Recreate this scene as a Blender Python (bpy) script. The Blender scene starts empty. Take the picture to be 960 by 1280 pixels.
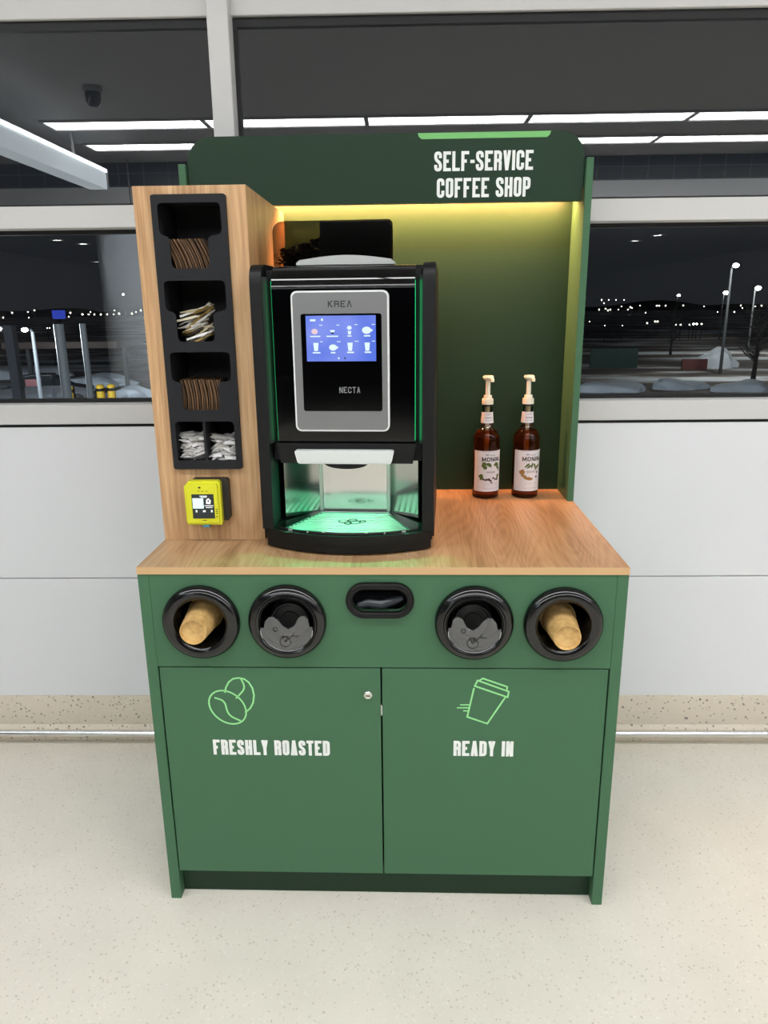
import bpy, bmesh, math, random
from mathutils import Vector, Matrix
from mathutils.geometry import delaunay_2d_cdt
random.seed(7)
PI = math.pi
SC = bpy.context.scene
COL = SC.collection

# ------------------------------------------------------------------ camera
PITCH, YAW, ROLL, FPX = 0.2711, -0.0339, -0.0107, 918.06
CAM = Vector((0.0631, -1.5789, 1.5))
_f = Vector((math.sin(YAW)*math.cos(PITCH), math.cos(YAW)*math.cos(PITCH), -math.sin(PITCH)))
_r = Vector((math.cos(YAW), -math.sin(YAW), 0)); _u = _r.cross(_f)
_r, _u = (math.cos(ROLL)*_r + math.sin(ROLL)*_u), (-math.sin(ROLL)*_r + math.cos(ROLL)*_u)
cd = bpy.data.cameras.new('camera'); cam = bpy.data.objects.new('camera', cd); COL.objects.link(cam)
M = Matrix.Identity(4)
for i in range(3):
    M[i][0] = _r[i]; M[i][1] = _u[i]; M[i][2] = -_f[i]; M[i][3] = CAM[i]
cam.matrix_world = M
cd.sensor_fit = 'HORIZONTAL'; cd.sensor_width = 36.0; cd.lens = 36.0*FPX/960.0
cd.clip_start = 0.05; cd.clip_end = 3000
SC.camera = cam

# ------------------------------------------------------------------ world, exposure
w = bpy.data.worlds.new('night_sky'); SC.world = w; w.use_nodes = True
w.node_tree.nodes['Background'].inputs[0].default_value = (0.015, 0.0165, 0.020, 1)
w.node_tree.nodes['Background'].inputs[1].default_value = 1.0
vs = SC.view_settings
vs.view_transform = 'Standard'; vs.look = 'None'; vs.gamma = 1.0; vs.use_curve_mapping = False
vs.exposure = 0.0
SC.cycles.use_denoising = True
SC.cycles.max_bounces = 10; SC.cycles.transparent_max_bounces = 16
SC.cycles.sample_clamp_indirect = 6.0
CEIL_L = 15.4            # radiance of the ceiling light panels

# ------------------------------------------------------------------ helpers
def lin(c):
    return tuple(((v/255.0)/12.92 if v/255.0 <= 0.04045 else ((v/255.0+0.055)/1.055)**2.4) for v in c)

def mat(name, rgb, rough=0.5, metal=0.0, spec=0.5, coat=0.0, emit=None, estr=0.0, sampled=True):
    m = bpy.data.materials.new(name); m.use_nodes = True
    b = m.node_tree.nodes['Principled BSDF']
    b.inputs['Base Color'].default_value = (*lin(rgb), 1)
    b.inputs['Roughness'].default_value = rough
    b.inputs['Metallic'].default_value = metal
    b.inputs['Specular IOR Level'].default_value = spec
    b.inputs['Coat Weight'].default_value = coat
    b.inputs['Coat Roughness'].default_value = 0.05
    if emit:
        b.inputs['Emission Color'].default_value = (*emit, 1)
        b.inputs['Emission Strength'].default_value = estr
        if not sampled: m.cycles.emission_sampling = 'NONE'
    return m

def N(m, t, **kw):
    n = m.node_tree.nodes.new(t)
    for k, v in kw.items():
        if k in n.inputs: n.inputs[k].default_value = v
        else: setattr(n, k, v)
    return n
def L(m, a, b): m.node_tree.links.new(a, b)

def ramp(m, fac, stops):
    r = N(m, 'ShaderNodeValToRGB'); e = r.color_ramp.elements
    while len(e) < len(stops): e.new(0.5)
    for i, (p, c) in enumerate(stops):
        e[i].position = p; e[i].color = (*lin(c), 1)
    L(m, fac, r.inputs[0]); return r

def wood(name, axis, rough=0.42, tint=1.0):
    """oak laminate: straight pores plus cathedral figure running along one axis"""
    m = mat(name, (190, 150, 105), rough, spec=0.4)
    b = m.node_tree.nodes['Principled BSDF']
    tc = N(m, 'ShaderNodeTexCoord')
    def stretched(k):
        mp = N(m, 'ShaderNodeMapping'); sc = [1, 1, 1]; sc['xyz'.index(axis)] = k
        mp.inputs['Scale'].default_value = sc; L(m, tc.outputs['Object'], mp.inputs['Vector']); return mp.outputs[0]
    n1 = N(m, 'ShaderNodeTexNoise', Scale=5.0, Detail=1.5, Roughness=0.4, Distortion=0.3); L(m, stretched(0.22), n1.inputs['Vector'])
    mul = N(m, 'ShaderNodeMath', operation='MULTIPLY'); mul.inputs[1].default_value = 170.0; L(m, n1.outputs['Fac'], mul.inputs[0])
    sn = N(m, 'ShaderNodeMath', operation='SINE'); L(m, mul.outputs[0], sn.inputs[0])
    n2 = N(m, 'ShaderNodeTexNoise', Scale=220.0, Detail=3.0, Roughness=0.55); L(m, stretched(0.03), n2.inputs['Vector'])
    n3 = N(m, 'ShaderNodeTexNoise', Scale=22.0, Detail=3.0); L(m, stretched(0.06), n3.inputs['Vector'])
    def madd(a, k, b):
        q = N(m, 'ShaderNodeMath', operation='MULTIPLY_ADD'); q.inputs[1].default_value = k
        L(m, a, q.inputs[0])
        if isinstance(b, float): q.inputs[2].default_value = b
        else: L(m, b, q.inputs[2])
        return q.outputs[0]
    f = madd(n2.outputs['Fac'], 0.55, madd(n3.outputs['Fac'], 0.66, madd(sn.outputs[0], 0.045, 0.045)))
    t = tint
    r = ramp(m, f, [(0.44, (152*t, 115*t, 78*t)), (0.62, (180*t, 142*t, 102*t)), (0.84, (202*t, 167*t, 127*t))])
    L(m, r.outputs[0], b.inputs['Base Color'])
    bp = N(m, 'ShaderNodeBump', Strength=0.05, Distance=0.001); L(m, n2.outputs['Fac'], bp.inputs['Height']); L(m, bp.outputs[0], b.inputs['Normal'])
    return m

def speckle(name, base, dark, light, scale, rough=0.4, amt=0.12):
    m = mat(name, base, rough)
    b = m.node_tree.nodes['Principled BSDF']
    tc = N(m, 'ShaderNodeTexCoord')
    v = N(m, 'ShaderNodeTexVoronoi', Scale=scale); L(m, tc.outputs['Object'], v.inputs['Vector'])
    bw = N(m, 'ShaderNodeSeparateColor'); L(m, v.outputs['Color'], bw.inputs[0])
    r = ramp(m, bw.outputs[0], [(0.0, dark), (amt, base), (1-amt, base), (1.0, light)])
    n = N(m, 'ShaderNodeTexNoise', Scale=6.0, Detail=4.0); L(m, tc.outputs['Object'], n.inputs['Vector'])
    mx = N(m, 'ShaderNodeMix', data_type='RGBA', blend_type='MULTIPLY'); mx.inputs[0].default_value = 0.14
    L(m, r.outputs[0], mx.inputs[6]); L(m, n.outputs['Fac'], mx.inputs[7])
    L(m, mx.outputs[2], b.inputs['Base Color'])
    return m

def glassy(name, tint, refl, rough=0.0, grey=None):
    """thin sheet: transparent body with a mirror film on top (Fresnel scaled for several surfaces)"""
    m = bpy.data.materials.new(name); m.use_nodes = True
    nt = m.node_tree; nt.nodes.remove(nt.nodes['Principled BSDF'])
    out = nt.nodes['Material Output']
    t = N(m, 'ShaderNodeBsdfTransparent'); t.inputs[0].default_value = (*tint, 1)
    g = N(m, 'ShaderNodeBsdfGlossy'); g.inputs['Roughness'].default_value = rough; g.inputs['Color'].default_value = (1, 1, 1, 1)
    fr = N(m, 'ShaderNodeFresnel', IOR=1.5)
    mu = N(m, 'ShaderNodeMath', operation='MULTIPLY', use_clamp=True); mu.inputs[1].default_value = refl/0.04
    L(m, fr.outputs[0], mu.inputs[0])
    mx = N(m, 'ShaderNodeMixShader'); L(m, mu.outputs[0], mx.inputs[0]); L(m, t.outputs[0], mx.inputs[1]); L(m, g.outputs[0], mx.inputs[2])
    last = mx
    if grey:
        d = N(m, 'ShaderNodeBsdfDiffuse'); d.inputs[0].default_value = (*lin(grey[0]), 1)
        m2 = N(m, 'ShaderNodeMixShader'); m2.inputs[0].default_value = grey[1]
        L(m, mx.outputs[0], m2.inputs[1]); L(m, d.outputs[0], m2.inputs[2]); last = m2
    L(m, last.outputs[0], out.inputs[0])
    return m

def emis(name, rgb, s, sampled=True):
    m = bpy.data.materials.new(name); m.use_nodes = True
    nt = m.node_tree; nt.nodes.remove(nt.nodes['Principled BSDF'])
    e = N(m, 'ShaderNodeEmission'); e.inputs[0].default_value = (*rgb, 1); e.inputs[1].default_value = s
    L(m, e.outputs[0], nt.nodes['Material Output'].inputs[0])
    if not sampled: m.cycles.emission_sampling = 'NONE'
    return m

def NB(): return bmesh.new()

def box(bm, x0, x1, y0, y1, z0, z1, bev=0.0, seg=1):
    vs = [bm.verts.new((x, y, z)) for x in (x0, x1) for y in (y0, y1) for z in (z0, z1)]
    fs = [bm.faces.new([vs[i] for i in q]) for q in ((0,1,3,2),(4,6,7,5),(0,4,5,1),(2,3,7,6),(0,2,6,4),(1,5,7,3))]
    if bev:
        es = list({e for f in fs for e in f.edges})
        bmesh.ops.bevel(bm, geom=es, offset=bev, segments=seg, profile=0.5, affect='EDGES')
    return bm

def rrect(x0, x1, z0, z1, r, n=5):
    """rounded rectangle outline; r may be one radius or (bl, br, tr, tl)"""
    rs = (r,)*4 if not isinstance(r, (tuple, list)) else r
    pts = []
    for (cx, cz, a0, rr) in ((x0, z0, PI, rs[0]), (x1, z0, 1.5*PI, rs[1]), (x1, z1, 0, rs[2]), (x0, z1, 0.5*PI, rs[3])):
        ox = cx + (rr if cx == x0 else -rr); oz = cz + (rr if cz == z0 else -rr)
        if rr <= 0: pts.append((cx, cz)); continue
        for k in range(n+1):
            a = a0 + 0.5*PI*k/n
            pts.append((ox+rr*math.cos(a), oz+rr*math.sin(a)))
    return pts

def circ(cx, cz, r, n=40, r2=None):
    return [(cx+r*math.cos(2*PI*k/n), cz+(r2 or r)*math.sin(2*PI*k/n)) for k in range(n)]

def dedupe(lp):
    out = []
    for p in lp:
        if not out or math.hypot(p[0]-out[-1][0], p[1]-out[-1][1]) > 1e-6: out.append(p)
    while len(out) > 1 and math.hypot(out[0][0]-out[-1][0], out[0][1]-out[-1][1]) < 1e-6: out.pop()
    return out
def inside(c, lp):
    r = False; n = len(lp)
    for i in range(n):
        (x0, y0), (x1, y1) = lp[i], lp[(i+1) % n]
        if (y0 > c.y) != (y1 > c.y) and c.x < (x1-x0)*(c.y-y0)/(y1-y0)+x0: r = not r
    return r
def plate(bm, loops, d0, d1, axis='y', bev=0.0):
    """flat plate with holes: first loop is the outline, the rest are holes; extruded from d0 to d1 along axis"""
    def P(a, b, d):
        return {'y': (a, d, b), 'z': (a, b, d), 'x': (d, a, b)}[axis]
    loops = [dedupe(lp) for lp in loops]
    pts = [Vector(p) for lp in loops for p in lp]; edges = []; off = 0
    for lp in loops:
        n = len(lp); edges += [(off+i, off+(i+1) % n) for i in range(n)]; off += n
    ov, oe, of, orig, _, _ = delaunay_2d_cdt(pts, edges, [], 0, 1e-7)
    inv = {}
    for k, src in enumerate(orig):
        for q in src: inv[q] = k
    A = [bm.verts.new(P(v.x, v.y, d0)) for v in ov]
    B = [bm.verts.new(P(v.x, v.y, d1)) for v in ov]
    for f in of:
        c = (ov[f[0]]+ov[f[1]]+ov[f[2]])/3
        if inside(c, loops[0]) and not any(inside(c, h) for h in loops[1:]):
            bm.faces.new([A[i] for i in f]); bm.faces.new([B[i] for i in reversed(f)])
    off = 0
    for lp in loops:
        n = len(lp)
        for i in range(n):
            a, b = inv[off+i], inv[off+(i+1) % n]
            if a != b: bm.faces.new([A[a], A[b], B[b], B[a]])
        off += n
    bmesh.ops.recalc_face_normals(bm, faces=bm.faces)
    return bm

def lathe(bm, prof, n=32, axis='z', c=(0, 0, 0), sx=1.0):
    """revolve (radius, height) points about an axis; open ends with r>0 stay open"""
    rings = []
    for r, h in prof:
        ring = []
        for k in range(n if r > 1e-6 else 1):
            a = 2*PI*k/n
            p = (r*math.cos(a)*sx, r*math.sin(a))
            q = {'z': (p[0], p[1], h), 'y': (p[0], h, p[1]), 'x': (h, p[0], p[1])}[axis]
            ring.append(bm.verts.new((q[0]+c[0], q[1]+c[1], q[2]+c[2])))
        rings.append(ring)
    for a, b in zip(rings, rings[1:]):
        if len(a) == 1 and len(b) == 1: continue
        for k in range(n):
            k2 = (k+1) % n
            vs = ([a[0]] if len(a) == 1 else [a[k], a[k2]]) + ([b[0]] if len(b) == 1 else [b[k2], b[k]])
            if len(vs) >= 3: bm.faces.new(vs)
    bmesh.ops.recalc_face_normals(bm, faces=bm.faces)
    return bm

def tube(bm, pts, r, n=10, caps=True):
    pts = [Vector(p) for p in pts]; rings = []
    for i, p in enumerate(pts):
        t = ((pts[min(i+1, len(pts)-1)] - pts[max(i-1, 0)])).normalized()
        a = t.orthogonal().normalized() if i == 0 else (rings_a - t*rings_a.dot(t)).normalized()
        rings_a = a; b = t.cross(a)
        rr = r[i] if isinstance(r, (list, tuple)) else r
        rings.append([bm.verts.new(p + rr*(math.cos(2*PI*k/n)*a + math.sin(2*PI*k/n)*b)) for k in range(n)])
    for A, B in zip(rings, rings[1:]):
        for k in range(n): bm.faces.new([A[k], A[(k+1) % n], B[(k+1) % n], B[k]])
    if caps:
        bm.faces.new(list(reversed(rings[0]))); bm.faces.new(rings[-1])
    bmesh.ops.recalc_face_normals(bm, faces=bm.faces)
    return bm

def obj(name, bm, m, parent=None, local=False, smooth=35):
    me = bpy.data.meshes.new(name)
    if parent is not None and not local:
        bmesh.ops.translate(bm, verts=bm.verts, vec=-parent_loc(parent))
    bm.to_mesh(me); bm.free()
    me.materials.append(m)
    if smooth:
        me.polygons.foreach_set('use_smooth', [True]*len(me.polygons))
        me.set_sharp_from_angle(angle=math.radians(smooth))
    o = bpy.data.objects.new(name, me); COL.objects.link(o)
    if parent is not None: o.parent = parent
    return o
def parent_loc(p):
    v = Vector((0, 0, 0))
    while p is not None: v += p.location; p = p.parent
    return v

def thing(name, label, cat, loc=(0, 0, 0), rotz=0.0, group=None):
    o = bpy.data.objects.new(name, None); COL.objects.link(o)
    o.empty_display_size = 0.05
    o.location = loc; o.rotation_euler = (0, 0, rotz)
    return tag(o, label, cat, group)
def tag(o, label=None, cat=None, group=None, kind=None):
    if label: o['label'] = label
    if cat: o['category'] = cat
    if group: o['group'] = group
    if kind: o['kind'] = kind
    return o
def struct(name, bm, m, label=None, parent=None, local=False):
    o = obj(name, bm, m, parent, local)
    if parent is None: tag(o, label, kind='structure')
    return o

def ray(px, py): return _r*((px-480)/FPX) - _u*((py-640)/FPX) + _f
def at(px, py, Y):
    """point of the photograph's sight line at depth Y (used to measure things off the photo)"""
    d = ray(px, py); return CAM + d*((Y-CAM.y)/d.y)
def far(px, py, dist):
    d = ray(px, py); return CAM + d*(dist/math.hypot(d.x, d.y))

# ------------------------------------------------------------------ line lettering (condensed sans)
def fillet(pts, r, n=5, closed=False):
    if r <= 0: return list(pts)
    out = []; m = len(pts)
    for i, p in enumerate(pts):
        if not closed and i in (0, m-1): out.append(p); continue
        p = Vector(p); a = Vector(pts[i-1]); b = Vector(pts[(i+1) % m])
        la, lb = (a-p).length, (b-p).length
        k = min(r, la*0.5, lb*0.5)
        s = p + (a-p)/la*k; e = p + (b-p)/lb*k
        for j in range(n+1):
            t = j/n; q = s*(1-t)**2 + p*2*t*(1-t) + e*t*t
            out.append((q.x, q.y))
    return out
def ribbon(bm, pts, t, put, closed=False, nudge=0.0):
    put_ = put
    put = lambda a, b: (lambda c: (c[0], c[1]-nudge, c[2]))(put_(a, b))
    if len(pts) > 1:
        q = [pts[0]]
        for p in pts[1:]:
            if math.hypot(p[0]-q[-1][0], p[1]-q[-1][1]) > 1e-5: q.append(p)
        if closed and math.hypot(q[0][0]-q[-1][0], q[0][1]-q[-1][1]) < 1e-5: q.pop()
        pts = q
    P = [Vector(p) for p in pts]; n = len(P); A = []; B = []
    for i in range(n):
        if closed: d0 = P[i]-P[i-1]; d1 = P[(i+1) % n]-P[i]
        else: d0 = P[i]-P[i-1] if i else P[1]-P[0]; d1 = P[i+1]-P[i] if i < n-1 else d0
        d0 = d0.normalized(); d1 = d1.normalized()
        m = (Vector((-d0.y, d0.x)) + Vector((-d1.y, d1.x)))
        m = m.normalized() if m.length > 1e-6 else Vector((-d0.y, d0.x))
        k = t/2/max(0.45, m.dot(Vector((-d0.y, d0.x))))
        A.append(bm.verts.new(put(*(P[i]+m*k)))); B.append(bm.verts.new(put(*(P[i]-m*k))))
    for i in range(n if closed else n-1):
        j = (i+1) % n
        bm.faces.new([A[i], A[j], B[j], B[i]])
GLY = {  # centre lines in a box 0..1 x 0..1; (points, closed, rounded)
 'S': [([(1,.70),(1,1),(0,1),(0,.60),(1,.40),(1,0),(0,0),(0,.30)],0,1)],
 'E': [([(0,0),(0,1)],0,0),([(0,1),(1,1)],0,0),([(0,0),(1,0)],0,0),([(0,.51),(.85,.51)],0,0)],
 'L': [([(0,0),(0,1)],0,0),([(0,0),(1,0)],0,0)], 'F': [([(0,0),(0,1)],0,0),([(0,1),(1,1)],0,0),([(0,.5),(.85,.5)],0,0)],
 '-': [([(0,.47),(1,.47)],0,0)], 'I': [([(.5,0),(.5,1)],0,0)],
 'R': [([(0,0),(0,1)],0,0),([(0,1),(1,1),(1,.50),(0,.50)],0,1),([(.2,.50),(1,.50),(1,0)],0,1)],
 'V': [([(0,1),(.5,0)],0,0),([(1,1),(.5,0)],0,0)], 'C': [([(1,.66),(1,1),(0,1),(0,0),(1,0),(1,.34)],0,1)],
 'O': [([(.5,1),(0,1),(0,0),(1,0),(1,1)],1,1)], 'H': [([(0,0),(0,1)],0,0),([(1,0),(1,1)],0,0),([(0,.5),(1,.5)],0,0)],
 'P': [([(0,0),(0,1)],0,0),([(0,1),(1,1),(1,.44),(0,.44)],0,1)], 'Y': [([(.5,0),(.5,.45)],0,0),([(0,1),(.5,.42)],0,0),([(1,1),(.5,.42)],0,0)],
 'A': [([(0,0),(.5,1)],0,0),([(1,0),(.5,1)],0,0),([(.18,.26),(.82,.26)],0,0)], 'T': [([(0,1),(1,1)],0,0),([(.5,0),(.5,1)],0,0)],
 'D': [([(0,0),(0,1)],0,0),([(0,1),(1,1),(1,0),(0,0)],0,1)], 'N': [([(0,0),(0,1)],0,0),([(1,0),(1,1)],0,0),([(0,1),(1,0)],0,0)],
 'K': [([(0,0),(0,1)],0,0),([(1,1),(.05,.48)],0,0),([(.25,.58),(1,0)],0,0)], 'M': [([(0,0),(0,1)],0,0),([(1,0),(1,1)],0,0),([(0,1),(.5,.08)],0,0),([(1,1),(.5,.08)],0,0)],
 '^': [([(0,0),(.5,1)],0,0),([(1,0),(.5,1)],0,0)],
}
def text(bm, s, x0, x1, z0, z1, put, t=0.165, wid=0.40, gap=0.07, narrow=0.15):
    """draws s so that it fills x0..x1, z0..z1; put(a, b) maps the plane into space"""
    h = z1-z0
    ws = [narrow if c == 'I' else 0.22 if c == ' ' else 0.55*wid if c == '-' else wid*1.22 if c == 'M' else wid for c in s]
    tot = sum(ws) + gap*(len(s)-1); k = (x1-x0)/(tot*h); x = x0
    T = t*h; nudge = 0.0
    for c, wc in zip(s, ws):
        W = wc*h*k
        for pts, closed, rnd in GLY.get(c, []):
            q = [(x+T/2+p[0]*(W-T), z0+T/2+p[1]*(h-T)) for p in pts]
            if not closed:     # butt ends reach the box edge
                q = [list(a) for a in q]
                for e, nb in ((0, 1), (-1, -2)):
                    u, v = pts[e], pts[nb]
                    if u[1] in (0, 1) and v[1] != u[1]: q[e][1] += T/2*(1 if u[1] else -1)
                    elif u[0] in (0, 1) and v[1] == u[1] and not rnd: q[e][0] += T/2*(1 if u[0] else -1)
                q = [tuple(a) for a in q]
            if rnd: q = fillet(q, T*1.5, closed=bool(closed))
            ribbon(bm, q, T, put, bool(closed), nudge); nudge += 0.00003
        x += W + gap*h*k

# ------------------------------------------------------------------ materials
GREEN = mat('green_laminate', (69, 108, 79), 0.48, spec=0.25)
GREEN_D = mat('dark_green_laminate', (33, 57, 39), 0.42, spec=0.22)
GAP = mat('dark_gap', (10, 12, 11), 0.8)
OAK_V = wood('oak_vertical', 'z', tint=1.06); OAK_D = wood('oak_depthwise', 'y', 0.34, tint=0.965)
OAK_E = mat('oak_edge_band', (206, 168, 122), 0.5)
BLK = mat('black_plastic', (14, 14, 15), 0.45, spec=0.3)
BLK_M = mat('black_matte', (19, 20, 22), 0.6, spec=0.3)
BLK_G = mat('black_gloss', (14, 14, 15), 0.13, spec=0.6)
BLK_P = mat('black_piano', (3, 3, 4), 0.045, spec=0.6)
INSIDE = mat('dark_inside', (9, 9, 10), 0.85)
CHROME = mat('chrome', (225, 225, 226), 0.14, 1.0)
STEEL = mat('polished_steel', (205, 205, 203), 0.12, 1.0)
STEEL_B = mat('brushed_steel', (190, 190, 190), 0.28, 1.0)
SILVER = mat('silver_paint', (128, 129, 130), 0.38, 0.35)
PALE = mat('pale_grey_plastic', (186, 188, 186), 0.4)
WHITE_P = mat('white_panel', (224, 226, 229), 0.42)
WHITE_F = mat('white_frame', (207, 206, 204), 0.45)
TRIMG = mat('grey_trim', (120, 121, 120), 0.45)
GASKET = mat('black_gasket', (14, 15, 16), 0.6)
LETTER = mat('white_letter', (236, 240, 236), 0.6)
MINT = mat('mint_print', (150, 226, 150), 0.6)
MINT_B = mat('mint_bar', (118, 190, 112), 0.6)
STONE = speckle('speckled_stone', (222, 211, 192), (112, 104, 94), (226, 220, 206), 170.0, 0.42, 0.06)
FLOOR = speckle('terrazzo_floor', (232, 226, 212), (204, 196, 180), (240, 236, 226), 230.0, 0.38, 0.05)
CEILM = mat('ceiling_white', (150, 150, 150), 0.8)
PANE = glassy('window_glass', (0.90, 0.93, 0.93), 0.15)

# ================================================================== THE ROOM
# wall frame: x along the glazed wall, y out of the building, turned a little against the kiosk
WR = 0.0132; WO = Vector((0, 0.775, 0))
RW = Matrix.Translation(WO) @ Matrix.Rotation(WR, 4, 'Z')
def wstruct(name, bm, m, label=None, parent=None):
    o = obj(name, bm, m, None)
    if parent is None:
        o.matrix_world = RW; tag(o, label, kind='structure')
    else: o.parent = parent
    return o
def wthing(name, label, cat, p, group=None, rot=0):
    q = RW @ Vector(p)
    return thing(name, label, cat, q, WR+rot, group)

struct_floor = wstruct('floor', box(NB(), -7.5, 7.5, -30, 0.10, -0.15, 0.0), FLOOR, 'pale speckled terrazzo floor')
wstruct('ceiling', box(NB(), -7.5, 7.5, -7.0, 0.10, 3.2, 3.35), CEILM, 'plain light grey ceiling')
# glazed wall
wb = wstruct('wall_back', box(NB(), -7.5, 7.5, 0.012, 0.10, 0.0, 1.146), GAP, 'white panelled wall below the windows')
for (x0, x1) in ((-7.5, -1.6), (-1.6, 0.02), (0.024, 1.6), (1.604, 7.5)):
    wstruct('wall_panel', box(NB(), x0, x1-0.004, 0.0, 0.02, 0.616, 1.136, 0.0012), WHITE_P, None, wb)
    wstruct('wall_panel', box(NB(), x0, x1-0.004, 0.0, 0.02, 0.150, 0.6125, 0.0012), WHITE_P, None, wb)
bm = NB(); plate(bm, [[(-0.030, 0.0), (-0.030, 0.040), (-0.016, 0.058), (-0.012, 0.150), (-0.008, 0.166), (0.02, 0.166), (0.02, 0.0)]], -7.5, 7.5, 'x')
wstruct('baseboard_back', bm, STONE, 'speckled beige stone baseboard under the white wall')
bm = NB(); tube(bm, [(-7.5, -0.065, 0.052), (7.5, -0.065, 0.052)], 0.0115, 14)
rail = wstruct('trim_1', bm, CHROME, 'thin stainless bumper rail along the foot of the wall')
for x in (-2.2, -0.4, 0.4, 2.2):
    bm = NB(); tube(bm, [(x, -0.065, 0.052), (x, -0.020, 0.045)], 0.007, 8); wstruct('rail_bracket', bm, CHROME, None, rail)
wstruct('wall_top', box(NB(), -7.5, 7.5, 0.045, 0.10, 2.311, 3.2, 0.002), WHITE_F, 'pale beam above the upper windows')
wstruct('trim_2', box(NB(), -7.5, 7.5, 0.0, 0.10, 1.742, 1.805, 0.002), WHITE_F, 'white horizontal rail between lower and upper windows')
wstruct('trim_3', box(NB(), -7.5, 7.5, 0.0, 0.10, 1.146, 1.209, 0.002), WHITE_F, 'white window sill rail above the wall panels')
wstruct('trim_4', box(NB(), -0.502, -0.441, 0.0, 0.0999, 1.8055, 3.1995, 0.002), WHITE_F, 'white vertical mullion rising behind the kiosk')
wstruct('trim_5', box(NB(), -0.502, -0.441, 0.0, 0.0999, 1.2095, 1.7415, 0.002), WHITE_F, 'white mullion between the lower windows')
def window(n, x0, x1, z0, z1, label, gt=0.012):
    g = 0.012
    bm = NB(); plate(bm, [[(x0, z0), (x1, z0), (x1, z1), (x0, z1)], [(x0+g, z0+g), (x1-g, z0+g), (x1-g, z1-gt), (x0+g, z1-gt)]], 0.060, 0.084, 'y')
    o = wstruct('window_%d' % n, bm, GASKET, label)
    pm = NB(); vs_ = [pm.verts.new(c) for c in ((x0+g, .07, z0+g), (x1-g, .07, z0+g), (x1-g, .07, z1-gt), (x0+g, .07, z1-gt))]; pm.faces.new(vs_)
    wstruct('window_pane', pm, PANE, None, o)
window(1, -3.2, -0.502, 1.209, 1.742, 'wide lower window left of the kiosk, night outside')
window(2, -0.441, 3.2, 1.209, 1.742, 'wide lower window right of the kiosk, night outside')
window(3, -3.2, -0.502, 1.805, 2.311, 'upper window left of the mullion reflecting ceiling lights', 0.024)
window(4, -0.441, 3.2, 1.805, 2.311, 'upper window right of the mullion reflecting ceiling lights', 0.024)
for (x0, x1) in ((-7.5, -3.2), (3.2, 7.5)):
    wstruct('wall_end', box(NB(), x0, x1, 0.01, 0.09, 1.209, 2.311), WHITE_P, 'blank wall beside the windows')
# side walls and the far side of the hall (seen only mirrored in the glass)
wstruct('wall_left', box(NB(), -7.6, -7.5, -30, 0.10, 0, 3.2), WHITE_F, 'plain side wall')
wstruct('wall_right', box(NB(), 7.5, 7.6, -30, 0.10, 0, 3.2), WHITE_F, 'plain side wall')
TILE = mat('dark_tile', (38, 46, 56), 0.35)
_b = TILE.node_tree.nodes['Principled BSDF']; _t = N(TILE, 'ShaderNodeTexCoord'); _m = N(TILE, 'ShaderNodeMapping'); _m.inputs['Rotation'].default_value = (PI/2, 0, 0)
_k = N(TILE, 'ShaderNodeTexBrick', Scale=1.0); _k.offset = 0
for k_, v_ in (('Brick Width', .3), ('Row Height', .14), ('Mortar Size', .006), ('Color1', (*lin((36, 44, 54)), 1)), ('Color2', (*lin((42, 50, 60)), 1)), ('Mortar', (*lin((90, 98, 104)), 1))): _k.inputs[k_].default_value = v_
L(TILE, _t.outputs['Object'], _m.inputs[0]); L(TILE, _m.outputs[0], _k.inputs['Vector']); L(TILE, _k.outputs['Color'], _b.inputs['Base Color'])
wstruct('wall_bulkhead', box(NB(), -7.5, 7.5, -7.2, -7.0, 2.93, 3.35), TILE, 'dark tiled band across the hall ceiling')
wstruct('trim_6', box(NB(), -7.5, 7.5, -7.2, -6.995, 2.50, 2.93), mat('grey_bulkhead', (232, 236, 240), 0.6), 'grey lintel under the dark tiled band')
HALLC = mat('hall_ceiling', (96, 100, 110), 0.8)
wstruct('ceiling_hall', box(NB(), -7.5, 7.5, -30, -7.2, 2.6, 2.75), HALLC, 'dark ceiling of the far hall')
wstruct('wall_front', box(NB(), -7.5, 7.5, -30.2, -30, 0, 2.75), mat('far_wall', (92, 84, 80), 0.7), 'dim far wall of the hall')
bm = NB(); lathe(bm, [(0.5, 0.0), (0.5, 2.6)], 40)
o = obj('column_round', bm, mat('column_white', (216, 222, 228), 0.5)); o.location = RW @ Vector((-3.41, -7.75, 0)); tag(o, 'broad round white column mirrored in the left window', kind='structure')

t = wthing('added_spot_lamp', 'added spot lamp under the lintel, out of view, lighting the white column', 'spot lamp', (-3.1, -6.75, 2.60))  # lamp added out of view to brighten the mirrored column
bm = NB(); lathe(bm, [(0.0, -0.10), (0.045, -0.10), (0.055, -0.02), (0.03, 0.02), (0.0, 0.02)], 16); obj('shade', bm, TRIMG, t, True)
bm = NB(); tube(bm, [(0, 0, 0.02), (0, 0, 0.60)], 0.008, 8); obj('stem', bm, TRIMG, t, True)
sl = bpy.data.lights.new('added_spot_light', 'SPOT'); sl.energy = 160; sl.spot_size = math.radians(95); sl.spot_blend = 0.6; sl.shadow_soft_size = 0.08; sl.color = (0.86, 0.94, 1.0)
so = bpy.data.objects.new('added_spot_light', sl); COL.objects.link(so); so.parent = t; so.location = (0, 0.06, -0.13); so.rotation_euler = (math.radians(-52), 0, math.radians(-15))
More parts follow.
